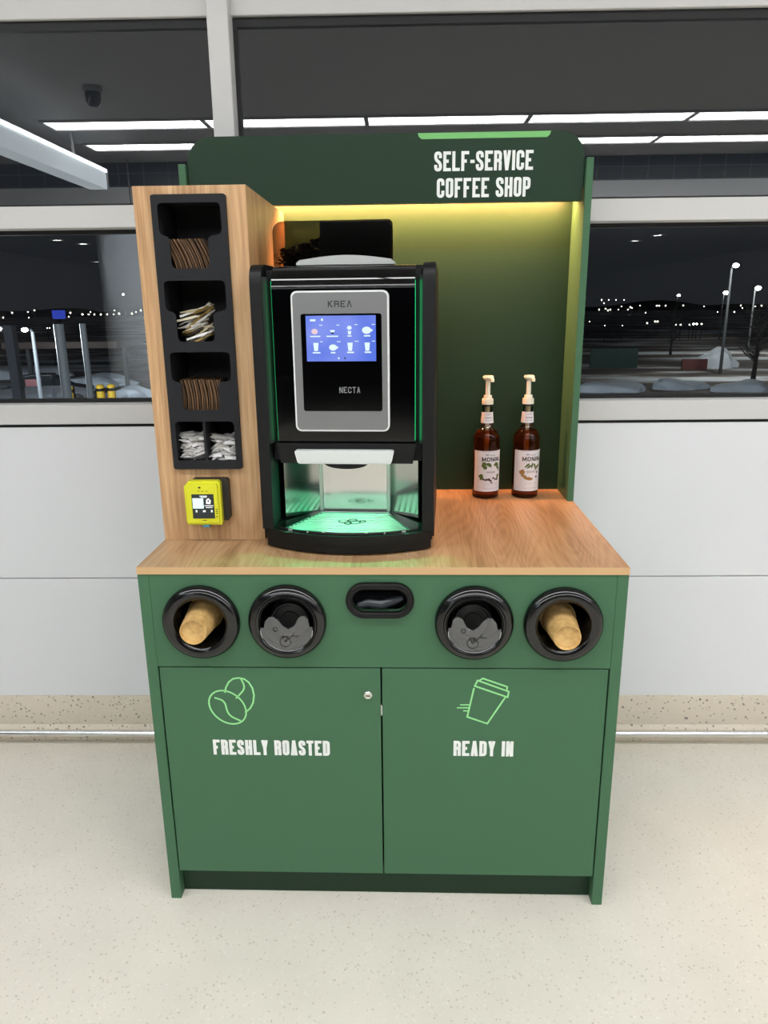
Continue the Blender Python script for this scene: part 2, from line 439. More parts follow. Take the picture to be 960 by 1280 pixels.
# ceiling light panels
LIGHT_M = emis('light_panel', (0.975, 0.985, 1.0), CEIL_L)
LFRAME = mat('light_frame', (150, 150, 150), 0.5)
def ceiling_light():
    t = wthing('ceiling_light', 'long white ceiling light panel reflected in the upper windows', 'ceiling light', (0, 0, 3.2), 'ceiling light rows')
    bm = NB(); box(bm, -0.735, 0.735, -0.16, 0.16, -0.012, -0.004); obj('diffuser', bm, LIGHT_M, t, True)
    bm = NB(); plate(bm, [[(-0.752, -0.177), (0.752, -0.177), (0.752, 0.177), (-0.752, 0.177)], [(-0.735, -0.16), (0.735, -0.16), (0.735, 0.16), (-0.735, 0.16)]], -0.022, 0.0, 'z')
    obj('frame', bm, LFRAME, t, True)
    return t
def dup(root, loc, rotz=None, **kw):
    r = root.copy(); COL.objects.link(r); r.location = loc
    if rotz is not None: r.rotation_euler = (0, 0, rotz)
    tag(r, **kw)
    for ch in list(root.children):
        c = ch.copy(); COL.objects.link(c); c.parent = r
        for g in ch.children:
            d = g.copy(); COL.objects.link(d); d.parent = c
    return r
cl0 = ceiling_light(); first = True
for yy, xs in ((-1.90, range(-2, 4)), (-5.11, range(-2, 5)), (-6.08, range(-2, 5))):
    for k in xs:
        q = RW @ Vector((0.505 + 1.51*k, yy, 3.2))
        if first: cl0.location = q; first = False
        else: dup(cl0, q)
# light box running towards the glass, seen mirrored at the far left
t = wthing('linear_luminaire', 'glowing box luminaire running diagonally across the upper left window', 'light', (-3.15, -4.2, 2.75))
obj('housing', box(NB(), -0.10, 0.085, -1.75, 3.2, 0.0, 0.20, 0.004), mat('luminaire_diffuser', (225, 232, 236), 0.5, emit=(0.80, 0.93, 1.0), estr=1.6), t, True)
obj('light_slot', box(NB(), 0.086, 0.10, -1.75, 3.2, 0.165, 0.20), emis('luminaire_slot', (0.92, 0.98, 1.0), 9.0), t, True)
obj('end_cap', box(NB(), -0.105, 0.10, -1.765, -1.751, -0.004, 0.204), LFRAME, t, True)
for y_ in (-1.2, 1.4): obj('hanger', box(NB(), -0.02, 0.0, y_, y_+0.02, 0.20, 0.45), LFRAME, t, True)
t = wthing('ceiling_sensor', 'small dark dome sensor mirrored in the upper left window', 'sensor', (-2.36, -3.92, 3.2))
bm = NB(); lathe(bm, [(0.0, -0.15), (0.04, -0.14), (0.06, -0.10), (0.06, -0.04)], 16); obj('dome', bm, BLK_G, t, True)
bm = NB(); lathe(bm, [(0.075, -0.04), (0.075, 0.0)], 16); lathe(bm, [(0.0, -0.04), (0.075, -0.04)], 16); obj('base_ring', bm, TRIMG, t, True)
# downlights of the far hall
DL = emis('downlight_lamp', (1.0, 0.97, 0.92), 40.0, False)
d0 = None
for (x, y) in ((-5.35, -9.77), (-5.24, -10.5), (-6.9, -15.2), (-7.0, -22.4), (-6.6, -22.8), (-5.9, -23.5), (4.2, -11.26), (4.25, -10.24)):
    q = RW @ Vector((x, y, 2.6))
    if d0 is None:
        d0 = wthing('downlight', 'small round downlight mirrored in a lower window', 'downlight', (x, y, 2.6), 'downlights of the far hall')
        bm = NB(); lathe(bm, [(0.0, -0.012), (0.085, -0.012)], 18); obj('lamp', bm, DL, d0, True)
        bm = NB(); lathe(bm, [(0.085, -0.02), (0.11, -0.02), (0.11, 0.0)], 18); obj('ring', bm, LFRAME, d0, True)
    else: dup(d0, q)
t = wthing('hall_screen', 'small blue screen mirrored in the left window', 'screen', (-6.42, -11.86, 1.30))
obj('display', box(NB(), -0.12, 0.12, -0.03, 0.0, 0.06, 0.22), emis('blue_screen', (0.08, 0.14, 1.0), 2.4), t, True)
obj('stand', box(NB(), -0.03, 0.03, -0.03, -0.005, -1.30, 0.06), BLK, t, True)

# ================================================================== THE KIOSK
WT = 0.93            # worktop height
W2 = 0.564           # half width
cab = thing('kiosk_cabinet', 'green two-door kiosk cabinet under the oak worktop', 'cabinet', (0, 0.37, 0))
RINGS = ((-0.422, 0.794), (-0.219, 0.796), (0.216, 0.794), (0.421, 0.791))
for s in (-1, 1):
    obj('side_panel', box(NB(), s*W2-(0.0 if s < 0 else 0.026), s*W2+(0.026 if s < 0 else 0.0), 0.002, 0.755, 0.0, 0.9115, 0.0008), GREEN, cab)
loops = [[(-0.5375, 0.677), (0.5375, 0.677), (0.5375, 0.911), (-0.5375, 0.911)]]
for (x, z) in RINGS: loops.append(circ(x, z, 0.068, 36))
loops.append(rrect(-0.068, 0.064, 0.820, 0.880, 0.0299, 8))
bm = NB(); plate(bm, loops, 0.0025, 0.0205)
obj('fascia', bm, GREEN, cab, smooth=20)
obj('backing_board', box(NB(), -0.537, 0.537, 0.735, 0.755, 0.08, 0.911), GAP, cab)
obj('floor_board', box(NB(), -0.537, 0.537, 0.03, 0.735, 0.085, 0.10), GAP, cab)
obj('inner_rail', box(NB(), -0.537, 0.537, 0.022, 0.032, 0.640, 0.700), GAP, cab)
obj('plinth', box(NB(), -0.537, 0.537, 0.035, 0.055, 0.0, 0.085), GREEN_D, cab)
DP = lambda a, b: (a, 0.0018, b)          # printed flush on the door fronts
LOCK = mat('lock_steel', (214, 214, 208), 0.25, 0.9)
for s in (-1, 1):
    x0, x1 = (-0.5345, -0.0035) if s < 0 else (0.0005, 0.5345)
    d = obj('door', box(NB(), x0, x1, 0.0025, 0.0205, 0.088, 0.6735, 0.0008), GREEN, cab)
    bm = NB()
    if s < 0:
        # coffee bean pair
        def px2(px, py): q = at(px, py, 0.002); return (q.x, q.z)
        A = [px2(284.5+25.5*math.cos(a)*math.cos(.62)-18*math.sin(a)*math.sin(.62), 884+25.5*math.cos(a)*math.sin(.62)+18*math.sin(a)*math.cos(.62)) for a in [2*PI*k/48 for k in range(48)]]
        ribbon(bm, A, 0.0042, DP, True)
        ribbon(bm, [px2(*p) for p in fillet([(268, 872), (281, 876), (285, 894), (301, 901)], 9, 6)], 0.0042, DP)
        Bk = []
        for k in range(60):
            a = 2*PI*k/60; e = (300.5+29*math.cos(a)*math.cos(1.75)-17*math.sin(a)*math.sin(1.75), 872+29*math.cos(a)*math.sin(1.75)*0.86+17*math.sin(a)*math.cos(1.75)*1.0)
            Bk.append(e)
        Bk = [(281+0.0, 866), (282.5, 859), (286, 852.5), (291, 848.5), (298, 847.3), (305, 848.6), (311, 853), (315.5, 860), (317.5, 869), (316.5, 878), (313, 885), (308, 889.5), (306, 890)]
        ribbon(bm, [px2(*p) for p in Bk], 0.0042, DP)
        ribbon(bm, [px2(*p) for p in fillet([(301, 848), (307, 860), (295, 873)], 9, 6)], 0.0042, DP)
        obj('bean_print', bm, MINT, d)
        bm = NB(); a = px2(266, 927); b = px2(412, 927); text(bm, 'FRESHLY ROASTED', a[0], b[0], 0.4365, 0.4785, DP, t=0.185)
        obj('lettering', bm, LETTER, d, smooth=0)
        q = at(460, 869, 0.0); bm = NB(); lathe(bm, [(0.0, -0.004), (0.0085, -0.004), (0.0105, -0.002), (0.011, 0.003)], 24, 'y', (q.x, 0, q.z))
        lk = obj('lock', bm, LOCK, d)
        obj('keyhole', box(NB(), q.x-0.0055, q.x+0.0055, -0.0046, -0.0035, q.z-0.0012, q.z+0.0012), GAP, cab)
    else:
        c = lambda *pts: [px2(*p) for p in pts]
        ribbon(bm, c((592.5, 860), (584, 896), (609, 904.5), (632, 871)), 0.0042, DP)
        ribbon(bm, c((597, 850.5), (636, 864.5), (634.5, 871.5), (593.5, 857.5)), 0.0042, DP, True)
        ribbon(bm, c((599.5, 850.5), (603.5, 848), (634, 858.5), (633.5, 863.5)), 0.0042, DP)
        ribbon(bm, c((575, 881), (587, 881)), 0.0034, DP); ribbon(bm, c((571, 884.7), (586, 884.7)), 0.0034, DP); ribbon(bm, c((579, 888.5), (585.5, 888.5)), 0.0034, DP)
        obj('cup_print', bm, MINT, d)
        bm = NB(); a = px2(567, 927); b = px2(642, 927); text(bm, 'READY IN', a[0], b[0], 0.4390, 0.4810, DP, t=0.185)
        obj('lettering', bm, LETTER, d, smooth=0)
# a small hinge catch in the door gap
bm = NB(); box(bm, -0.0032, 0.0002, 0.004, 0.012, 0.548, 0.576); obj('door_catch', bm, STEEL_B, cab)

# dispenser collars
def flange(kind):
    bm = NB()
    ro = 0.0915
    ri = 0.060 if kind == 'cup' else 0.0625
    prof = [(ro, 0.0025), (ro, -0.006), (ro-0.003, -0.013), (ro-0.009, -0.018), (ro-0.017, -0.0205), (ri+0.006, -0.0185), (ri+0.001, -0.0155), (ri, -0.011), (ri, 0.16)]
    lathe(bm, prof, 56, 'y'); return bm
CLEAR = glassy('clear_plastic', (0.80, 0.80, 0.80), 0.07, 0.08, ((130, 132, 134), 0.26))
MARKM = mat('dark_line', (24, 25, 26), 0.6)
KRAFT = mat('kraft_cup', (214, 174, 108), 0.6)
_kb = KRAFT.node_tree.nodes['Principled BSDF']; _n = N(KRAFT, 'ShaderNodeTexNoise', Scale=60.0, Detail=5.0); _tc = N(KRAFT, 'ShaderNodeTexCoord'); L(KRAFT, _tc.outputs['Object'], _n.inputs['Vector'])
L(KRAFT, ramp(KRAFT, _n.outputs['Fac'], [(0.3, (186, 146, 84)), (0.7, (224, 186, 122))]).outputs[0], _kb.inputs['Base Color'])
LIDM = mat('black_lid', (26, 26, 27), 0.4)
cupn = 0
for i, (rx, rz) in enumerate(RINGS):
    kind = 'cup' if i in (0, 3) else 'lid'
    bm = flange(kind); bmesh.ops.translate(bm, verts=bm.verts, vec=(rx, 0, rz))
    ring = obj('cup_collar' if kind == 'cup' else 'lid_collar', bm, BLK_G, cab)
    bm = NB(); lathe(bm, [(0.0, 0.159), (0.0625, 0.159)], 24, 'y', (rx, 0, rz)); obj('tube_end', bm, INSIDE, ring)
    side = 'left' if rx < 0 else 'right'
    if kind == 'cup':
        # stack of kraft cups lying in the tube, base outwards
        q = at(241, 790.5, -0.052) if i == 0 else at(709.5, 797.5, -0.052)
        for k in range(2):
            prof = [(0.0, 0.006), (0.0275, 0.006), (0.0285, 0.0), (0.0305, 0.0), (0.0312, 0.004), (0.0405, 0.104), (0.0425, 0.106), (0.0425, 0.110), (0.0398, 0.110), (0.030, 0.008)]
            bm = NB(); lathe(bm, prof, 40, 'y')
            o = obj('paper_cup', bm, KRAFT)
            o.location = (q.x, q.y + 0.012*k, q.z)
            tag(o, ('kraft paper cup poking base-first from the %s cup dispenser' if k == 0 else 'kraft paper cup nested behind the front cup in the %s dispenser') % side, 'paper cup', 'kraft cups in the dispensers')
    else:
        # raised inner lip, clear retaining shield with wavy top edge
        bm = NB(); lathe(bm, [(0.0625, -0.012), (0.0660, -0.020), (0.0700, -0.0225), (0.0715, -0.0195)], 48, 'y', (rx, 0, rz)); obj('collar_lip', bm, BLK_G, ring)
        for k in range(2):
            bm = NB(); lathe(bm, [(0.0, 0.0), (0.020, 0.0), (0.022, 0.003), (0.036, 0.004), (0.040, -0.004), (0.044, -0.004), (0.046, 0.010), (0.049, 0.012)], 36, 'y')
            o = obj('cup_lid', bm, LIDM); o.location = (rx, 0.035+0.010*k, rz-0.012)
            tag(o, ('black plastic lid facing out of the %s lid dispenser' if k == 0 else 'black plastic lid stacked behind in the %s lid dispenser') % side, 'cup lid', 'black lids in the dispensers')
        R = 0.0605; pts = []
        for k in range(25):
            a = PI + PI*k/24*1.0; pts.append((R*math.cos(a), -0.006+R*math.sin(a)*0.97))
        top = [(R, 0.002), (0.054, 0.003), (0.050, 0.022), (0.043, 0.029), (0.034, 0.029), (0.027, 0.022), (0.018, 0.004), (0.004, -0.004), (-0.008, 0.004), (-0.020, 0.020), (-0.030, 0.027), (-0.040, 0.026), (-0.049, 0.016), (-0.053, -0.001), (-R, 0.0)]
        if i == 2: top = [(-a, b) for a, b in reversed(top)]; 
        lp = pts + [p for p in top]
        bm = NB(); plate(bm, [[(rx+a, rz-0.008+b) for a, b in lp]], -0.019, -0.0175)
        sh = obj('clear_shield', bm, CLEAR, ring)
        bm = NB(); PE = lambda a, b: (rx+a, -0.0196, rz-0.008+b)
        ribbon(bm, pts, 0.0016, PE)
        obj('shield_edge', bm, mat('shield_rim', (168, 170, 170), 0.3), ring)
        bm = NB()
        ribbon(bm, circ(-0.004, -0.036, 0.0125, 24), 0.0018, PE, True); ribbon(bm, [(-0.004, -0.036), (0.012, -0.020), (0.028, -0.022)], 0.0018, PE)
        ribbon(bm, [(0.012, -0.020), (0.018, -0.012)], 0.0018, PE); ribbon(bm, [(-0.012, -0.022), (-0.004, -0.036), (0.002, -0.022), (-0.012, -0.022)], 0.0018, PE); ribbon(bm, circ(-0.026, -0.004, 0.005, 12), 0.0018, PE, True)
        obj('line_mark', bm, MARKM, ring)  # thin dark rings and lines laid on the shield
# waste slot
bm = NB(); plate(bm, [rrect(-0.081, 0.077, 0.806, 0.893, 0.0434, 12), rrect(-0.0655, 0.0615, 0.8215, 0.8775, 0.0279, 12)], -0.010, 0.003)
bmesh.ops.bevel(bm, geom=[e for e in bm.edges if e.is_boundary is False and abs(e.verts[0].co.y+0.010) < 1e-5 and abs(e.verts[1].co.y+0.010) < 1e-5 and len(e.link_faces) == 2 and abs(e.link_faces[0].normal.dot(e.link_faces[1].normal)) < 0.5], offset=0.004, segments=3, affect='EDGES')
slot = obj('waste_slot', bm, BLK, cab)
bm = NB(); lp = rrect(-0.0655, 0.0615, 0.8215, 0.8775, 0.0279, 12)
A = [bm.verts.new((a, 0.0, b)) for a, b in lp]; B = [bm.verts.new((a, 0.10, b-0.03)) for a, b in lp]
for k in range(len(A)): bm.faces.new([A[k], A[(k+1) % len(A)], B[(k+1) % len(A)], B[k]])
bm.faces.new(B); obj('slot_chute', bm, mat('chute_plastic', (34, 36, 38), 0.25), slot)
bm = NB(); tube(bm, [(-0.054, 0.012, 0.832), (-0.03, 0.014, 0.838), (0.0, 0.012, 0.834), (0.03, 0.015, 0.842), (0.052, 0.012, 0.850)], [0.008, 0.011, 0.012, 0.010, 0.006], 10)
obj('bin_liner', bm, mat('liner_film', (44, 48, 54), 0.35), slot)

# worktop
wt = thing('worktop', 'oak veneer worktop slab across the green cabinet', 'worktop', (0, 0.37, 0.912))
obj('slab', box(NB(), -W2, W2, 0.0008, 0.7605, 0.912, WT, 0.0006), OAK_D, wt)
obj('edge_band', box(NB(), -W2, W2, -0.0004, 0.0007, 0.9122, WT-0.0005), OAK_E, wt)

# back stand with header sign
st = thing('sign_stand', 'green back panel with side wings and header sign behind the coffee machine', 'sign stand', (0, 0.70, WT))
obj('back_board', box(NB(), -0.544, 0.544, 0.743, 0.7605, WT, 1.90, 0.0006), GREEN_D, st)
for s in (-1, 1):
    bm = NB(); box(bm, min(s*W2, s*0.5445), max(s*W2, s*0.5445), 0.5904, 0.7605, WT, 1.8842, 0.001); obj('side_wing', bm, GREEN, st)
bm = NB(); plate(bm, [rrect(-0.541, 0.541, 1.777, 1.9535, (0.0, 0.0, 0.068, 0.068), 12)], 0.604, 0.622)
hd = obj('header_board', bm, GREEN_D, st)
HP = lambda a, b: (a, 0.6034, b)
bm = NB(); text(bm, 'SELF-SERVICE', 0.136, 0.4035, 1.857, 1.9065, HP); obj('lettering', bm, LETTER, hd, smooth=0)
bm = NB(); text(bm, 'COFFEE SHOP', 0.1435, 0.3985, 1.790, 1.8395, HP); obj('lettering', bm, LETTER, hd, smooth=0)
bm = NB(); plate(bm, [[(0.091, 1.9525), (0.094, 1.9435), (0.102, 1.9375), (0.438, 1.9375), (0.445, 1.9435), (0.448, 1.9525)]], 0.6025, 0.6038)
obj('accent_bar', bm, MINT_B, hd)
obj('soffit_board', box(NB(), -0.543, 0.543, 0.6225, 0.7425, 1.812, 1.830), GREEN_D, st)
led = obj('light_strip', box(NB(), -0.53, 0.53, 0.684, 0.696, 1.804, 1.8115), emis('warm_led', (1.0, 0.42, 0.17), 6.0), st)
ld = bpy.data.lights.new('warm_led_light', 'AREA'); ld.shape = 'RECTANGLE'; ld.size = 1.05; ld.size_y = 0.012; ld.energy = 21.0; ld.color = (1.0, 0.42, 0.165)
lo = bpy.data.objects.new('warm_led_light', ld); COL.objects.link(lo); lo.location = (0, 0.690, 1.802); lo.rotation_euler = (math.radians(22), 0, 0)

# condiment tower
TX0, TX1, TY, TZ = -0.564, -0.304, 0.2111, 1.7725
tw = thing('condiment_tower', 'tall oak condiment tower at the left end of the worktop', 'tower', (-0.434, 0.45, WT))
HX0, HX1, HZ0, HZ1 = -0.521, -0.349, 1.117, 1.753
bm = NB(); plate(bm, [[(TX0, WT), (TX1, WT), (TX1, TZ), (TX0, TZ)], rrect(HX0+0.006, HX1-0.006, HZ0+0.006, HZ1-0.006, 0.004, 3)], TY, TY+0.018)
obj('front_panel', bm, OAK_V, tw, smooth=20)
obj('side_panel', box(NB(), TX0, TX0+0.018, TY+0.018, 0.7425, WT, TZ), OAK_V, tw)
obj('side_panel', box(NB(), TX1-0.018, TX1, TY+0.018, 0.7425, WT, TZ), OAK_V, tw)
obj('top_panel', box(NB(), TX0+0.018, TX1-0.018, TY+0.018, 0.7425, TZ-0.018, TZ), OAK_V, tw)
# black organiser let into the tower
HOLD = mat('organiser_black', (27, 28, 32), 0.6, spec=0.3)
loops = [rrect(HX0, HX1, HZ0, HZ1, 0.006, 4)]
cells = [(1.593, 1.671, 1.735), (1.427, 1.5025, 1.566), (1.264, 1.3385, 1.4025)]
for (za, zb, zc) in cells:
    pts = fillet([(-0.484, za), (-0.395, za), (-0.395, zb-0.008), (-0.362, zb-0.004), (-0.362, zc), (-0.507, zc), (-0.507, zb-0.004), (-0.484, zb-0.008)], 0.0125, 5, True)
    loops.append(pts)
loops.append(rrect(-0.509, -0.440, 1.139, 1.236, (0.003, 0.002, 0.002, 0.010), 4))
loops.append(rrect(-0.434, -0.363, 1.139, 1.236, (0.002, 0.003, 0.010, 0.002), 4))
bm = NB(); plate(bm, loops, TY-0.011, TY-0.007)
org = obj('organiser', bm, HOLD, tw, smooth=20)
bm = NB(); plate(bm, [rrect(HX0, HX1, HZ0, HZ1, 0.006, 4), rrect(HX0+0.005, HX1-0.005, HZ0+0.005, HZ1-0.005, 0.004, 4)], TY-0.007, TY-0.0005)
obj('organiser_rim', bm, HOLD, org)
bm = NB()
x0, x1, ya, yb = HX0+0.0065, HX1-0.0065, TY-0.0065, TY+0.145
for z in (1.1325, 1.2525, 1.4175, 1.581): box(bm, x0, x1, ya, yb, z, z+0.004)
box(bm, x0, x1, ya, yb, 1.740, 1.744); box(bm, x0, x0+0.003, ya, yb, 1.1325, 1.744); box(bm, x1-0.003, x1, ya, yb, 1.1325, 1.744); box(bm, x0, x1, yb, yb+0.003, 1.1325, 1.744)
box(bm, -0.4385, -0.4355, ya, yb, 1.1365, 1.2525)
obj('organiser_shelves', bm, mat('organiser_inner', (16, 16, 18), 0.7), org)

# payment terminal
pt = thing('card_terminal', 'yellow card payment terminal on the front of the oak tower', 'card terminal', (-0.443, TY-0.001, 0.982))
YEL = mat('yellow_plastic', (222, 222, 40), 0.35)
bm = NB(); plate(bm, [rrect(-0.034, 0.058, 0.006, 0.113, 0.007, 4)], -0.024, 0.0); obj('mount', bm, mat('mount_black', (34, 30, 28), 0.5), pt, True)
bm = NB(); plate(bm, [[(-0.043, 0.000), (0.041, 0.0), (0.043, 0.006), (0.043, 0.106), (0.037, 0.112), (-0.034, 0.112), (-0.047, 0.098), (-0.0465, 0.008)]], -0.048, -0.0245)
bmesh.ops.bevel(bm, geom=[e for e in bm.edges if abs(e.verts[0].co.y+0.048) < 1e-5 and abs(e.verts[1].co.y+0.048) < 1e-5 and len(e.link_faces) == 2 and abs(e.link_faces[0].normal.dot(e.link_faces[1].normal)) < 0.5], offset=0.006, segments=2, affect='EDGES')
hs = obj('housing', bm, YEL, pt, True)
sc_ = obj('screen', box(NB(), -0.028, 0.027, -0.0490, -0.0478, 0.018, 0.080, 0.0005), mat('terminal_screen', (34, 42, 44), 0.2), pt, True)
obj('lit_window', box(NB(), -0.026, 0.001, -0.0496, -0.0491, 0.044, 0.070), mat('terminal_lcd', (190, 222, 222), 0.4, emit=(0.70, 0.95, 0.95), estr=0.55), sc_, True)
bm = NB()
for (a, b, c_, d_) in ((-0.008, 0.011, 0.0745, 0.0765), (-0.005, 0.010, 0.0715, 0.0733), (0.003, 0.025, 0.0500, 0.0520), (0.006, 0.023, 0.0455, 0.0475), (-0.020, -0.0155, 0.034, 0.0400), (-0.002, 0.005, 0.0345, 0.0395), (0.018, 0.0225, 0.034, 0.040)): box(bm, a, b, -0.0496, -0.0491, c_, d_)
plate(bm, [[(0.007, 0.056), (0.018, 0.055), (0.020, 0.064), (0.014, 0.0705), (0.008, 0.066)], circ(0.0135, 0.063, 0.0022, 10)], -0.0496, -0.0491)
tag(obj('screen_marks', bm, mat('terminal_white', (230, 236, 236), 0.5, emit=(1, 1, 1), estr=0.25), sc_, True), kind='stuff')
bm = NB(); box(bm, -0.010, -0.004, -0.0486, -0.0479, 0.095, 0.0985); box(bm, -0.012, -0.007, -0.0486, -0.0479, 0.0872, 0.0882); box(bm, -0.003, 0.003, -0.0486, -0.0479, 0.0872, 0.0882); box(bm, 0.007, 0.013, -0.0486, -0.0479, 0.0872, 0.0882); box(bm, -0.005, 0.006, -0.0486, -0.0479, 0.0125, 0.0138)
for z in (0.040, 0.035, 0.030, 0.022): box(bm, 0.030, 0.0345, -0.0486, -0.0479, z, z+0.0018)
tag(obj('printed_marks', bm, BLK, pt, True), kind='stuff')
obj('card_slot_tab', box(NB(), -0.006, 0.010, -0.046, -0.026, -0.006, -0.0002, 0.001), mat('blue_tab', (70, 150, 180), 0.4), pt, True)

# ---- things in the organiser
SLEEVE = mat('kraft_sleeve', (106, 76, 48), 0.75); SLEEVE2 = mat('kraft_sleeve_dark', (76, 54, 34), 0.8)
def sleeve_mesh(h, d, t):
    bm = NB(); n = 5
    pts = [(0.0035*math.sin(PI*k/n), h*k/n) for k in range(n+1)]
    lp = [(a, b) for a, b in pts] + [(a+t, b) for a, b in reversed(pts)]
    return plate(bm, [lp], 0.0, d)
me_s = [obj('cup_sleeve', sleeve_mesh(0.078, 0.085, 0.0036), m_) for m_ in (SLEEVE, SLEEVE2)]
n_s = 0
for (cz, lean, lab, cnt, xa) in ((1.5852, -0.38, 'brown corrugated cup sleeve in the top compartment of the organiser', 16, -0.4765), (1.2567, -0.06, 'brown corrugated cup sleeve in the third compartment of the organiser', 18, -0.4905)):
    for k in range(cnt):
        src = me_s[k % 2]
        o = src if n_s < 2 else src.copy()
        if n_s >= 2: COL.objects.link(o)
        n_s += 1
        o.location = (xa + k*0.0058, TY+0.004+random.uniform(0, 0.006), cz + (0.0005 if lean < -0.1 else 0.0)); o.rotation_euler = (random.uniform(-.04, .04), lean+random.uniform(-.03, .03), random.uniform(-.05, .05))
        tag(o, lab, 'cup sleeve', 'sleeves, '+('top' if cnt == 16 else 'third')+' compartment')
def sachet_mesh(l, w_, t):
    bm = NB(); xs = [-l/2, -l*0.42, -l*0.2, l*0.2, l*0.42, l/2]; ts = [0.0004, 0.0008, t/2, t/2, 0.0008, 0.0004]
    rows = []
    for x, h in zip(xs, ts):
        rows.append([bm.verts.new((x, -w_/2, 0)), bm.verts.new((x, 0, h)), bm.verts.new((x, w_/2, 0)), bm.verts.new((x, 0, -h))])
    for a, b in zip(rows, rows[1:]):
        for k in range(4): bm.faces.new([a[k], a[(k+1) % 4], b[(k+1) % 4], b[k]])
    bm.faces.new(rows[0]); bm.faces.new(list(reversed(rows[-1])))
    bmesh.ops.recalc_face_normals(bm, faces=bm.faces); return bm
SUG = mat('white_sachet', (226, 224, 222), 0.6)
SACH = [SUG, mat('gold_sachet', (150, 124, 62), 0.45), mat('dark_sachet', (38, 32, 28), 0.5), mat('cream_sachet', (214, 204, 178), 0.55)]
src = None
for bi, (xa, xb, lab, grp) in enumerate(((-0.507, -0.444, 'small white sugar sachet in the left bin at the organiser foot', 'sachets, left bin'), (-0.430, -0.365, 'small white sugar sachet in the right bin at the organiser foot', 'sachets, right bin'))):
    for layer in range(8):
        for k in range(4):
            if src is None: o = src = obj('sugar_sachet', sachet_mesh(0.036, 0.018, 0.010), SUG)
            else: o = src.copy(); COL.objects.link(o)
            zz = 1.1415 + layer*0.0082 + random.uniform(-.001, .002)
            if bi == 1: zz -= 0.003*layer/4
            xx = min(max(xa + (xb-xa)*(k+0.5)/4 + random.uniform(-.004, .004), xa+0.013), xb-0.013)
            o.location = (xx, TY + 0.006 + 0.02*(layer/8.0) + random.uniform(0, .02), zz)
            o.rotation_euler = (random.uniform(-.5, .5), random.uniform(-.6, .6), random.uniform(-.9, .9))
            tag(o, lab, 'sugar sachet', grp)
srcs = {}
for k in range(34):
    mi = (0, 3, 1, 0, 2, 3, 0, 1)[k % 8]
    if mi not in srcs: o = srcs[mi] = obj('stick_sachet', sachet_mesh(0.074, 0.012, 0.006), SACH[mi])
    else: o = srcs[mi].copy(); COL.objects.link(o)
    o.location = (-0.440 + random.uniform(-.016, .012), TY + 0.008 + random.uniform(0, .026), 1.4300 + 0.0021*k)
    o.rotation_euler = (random.uniform(-.5, .5), -0.42+random.uniform(-.30, .30), random.uniform(-.4, .4))
    tag(o, 'white, gold and dark stick sachet in the second compartment of the organiser', 'stick sachet', 'stick sachets, second compartment')

# ================================================================== COFFEE MACHINE
cm = thing('coffee_machine', 'black bean-to-cup coffee machine with touch screen on the worktop', 'coffee machine', (-0.083, 0.14, WT), math.radians(-3.0))
def cpart(name, bm, m, parent=None, smooth=35):
    return obj(name, bm, m, parent or cm, True, smooth)
bm = NB(); box(bm, -0.180, 0.180, 0.17, 0.50, 0.03, 0.655, 0.004); box(bm, -0.180, 0.180, 0.02, 0.1695, 0.216, 0.655, 0.002)
cpart('body', bm, BLK_M)
for s in (-1, 1):
    bm = NB(); prof = fillet([(-0.018, 0.052), (-0.018, 0.669), (0.50, 0.669), (0.50, 0.012), (0.06, 0.012), (0.06, 0.052)], 0.030, 8, True)
    prof = [(-0.018, 0.052)] + [p for p in fillet([(-0.018, 0.052), (-0.018, 0.668), (0.50, 0.668), (0.50, 0.012)], 0.045, 8)][1:] + [(0.07, 0.012), (0.07, 0.052)]
    plate(bm, [prof], min(s*0.181, s*0.2085), max(s*0.181, s*0.2085), 'x')
    # rounded outer front edge and inner chamfer
    sp = cpart('side_column', bm, BLK, smooth=25)
    md = sp.modifiers.new('bevel', 'BEVEL'); md.width = 0.006; md.segments = 3; md.limit_method = 'ANGLE'; md.angle_limit = math.radians(50)
    bm = NB(); plate(bm, [[(s*0.1808, -0.015), (s*0.1745, -0.004), (s*0.1715, 0.012), (s*0.1715, 0.02), (s*0.1808, 0.02)]], 0.262, 0.640, 'z')
    cpart('light_guide', bm, mat('guide_plastic', (40, 44, 42), 0.4), sp)
    bm = NB(); v = [bm.verts.new(c) for c in ((s*0.1634, 0.0005, 0.268), (s*0.1634, 0.010, 0.268), (s*0.1634, 0.010, 0.630), (s*0.1634, 0.0005, 0.630))]; bm.faces.new(v)
    cpart('light_strip', bm, emis('green_led', (0.02, 1.0, 0.30), 2.6 if s > 0 else 1.3), sp)
# glossy door with a rolled top edge
prof = [(0.010, 0.262)] + [(0.0, 0.266), (0.0, 0.612)]
for k in range(1, 11):
    a = 0.5*PI*k/10; prof.append((0.052 - 0.052*math.cos(a), 0.612 + 0.052*math.sin(a)))
prof += [(0.14, 0.667), (0.14, 0.262)]
bm = NB(); plate(bm, [prof], -0.1630, 0.1630, 'x'); door = cpart('door', bm, BLK_P, smooth=40)
# rear top deck
cpart('top_deck', box(NB(), -0.180, 0.180, 0.141, 0.50, 0.655, 0.668, 0.002), BLK)
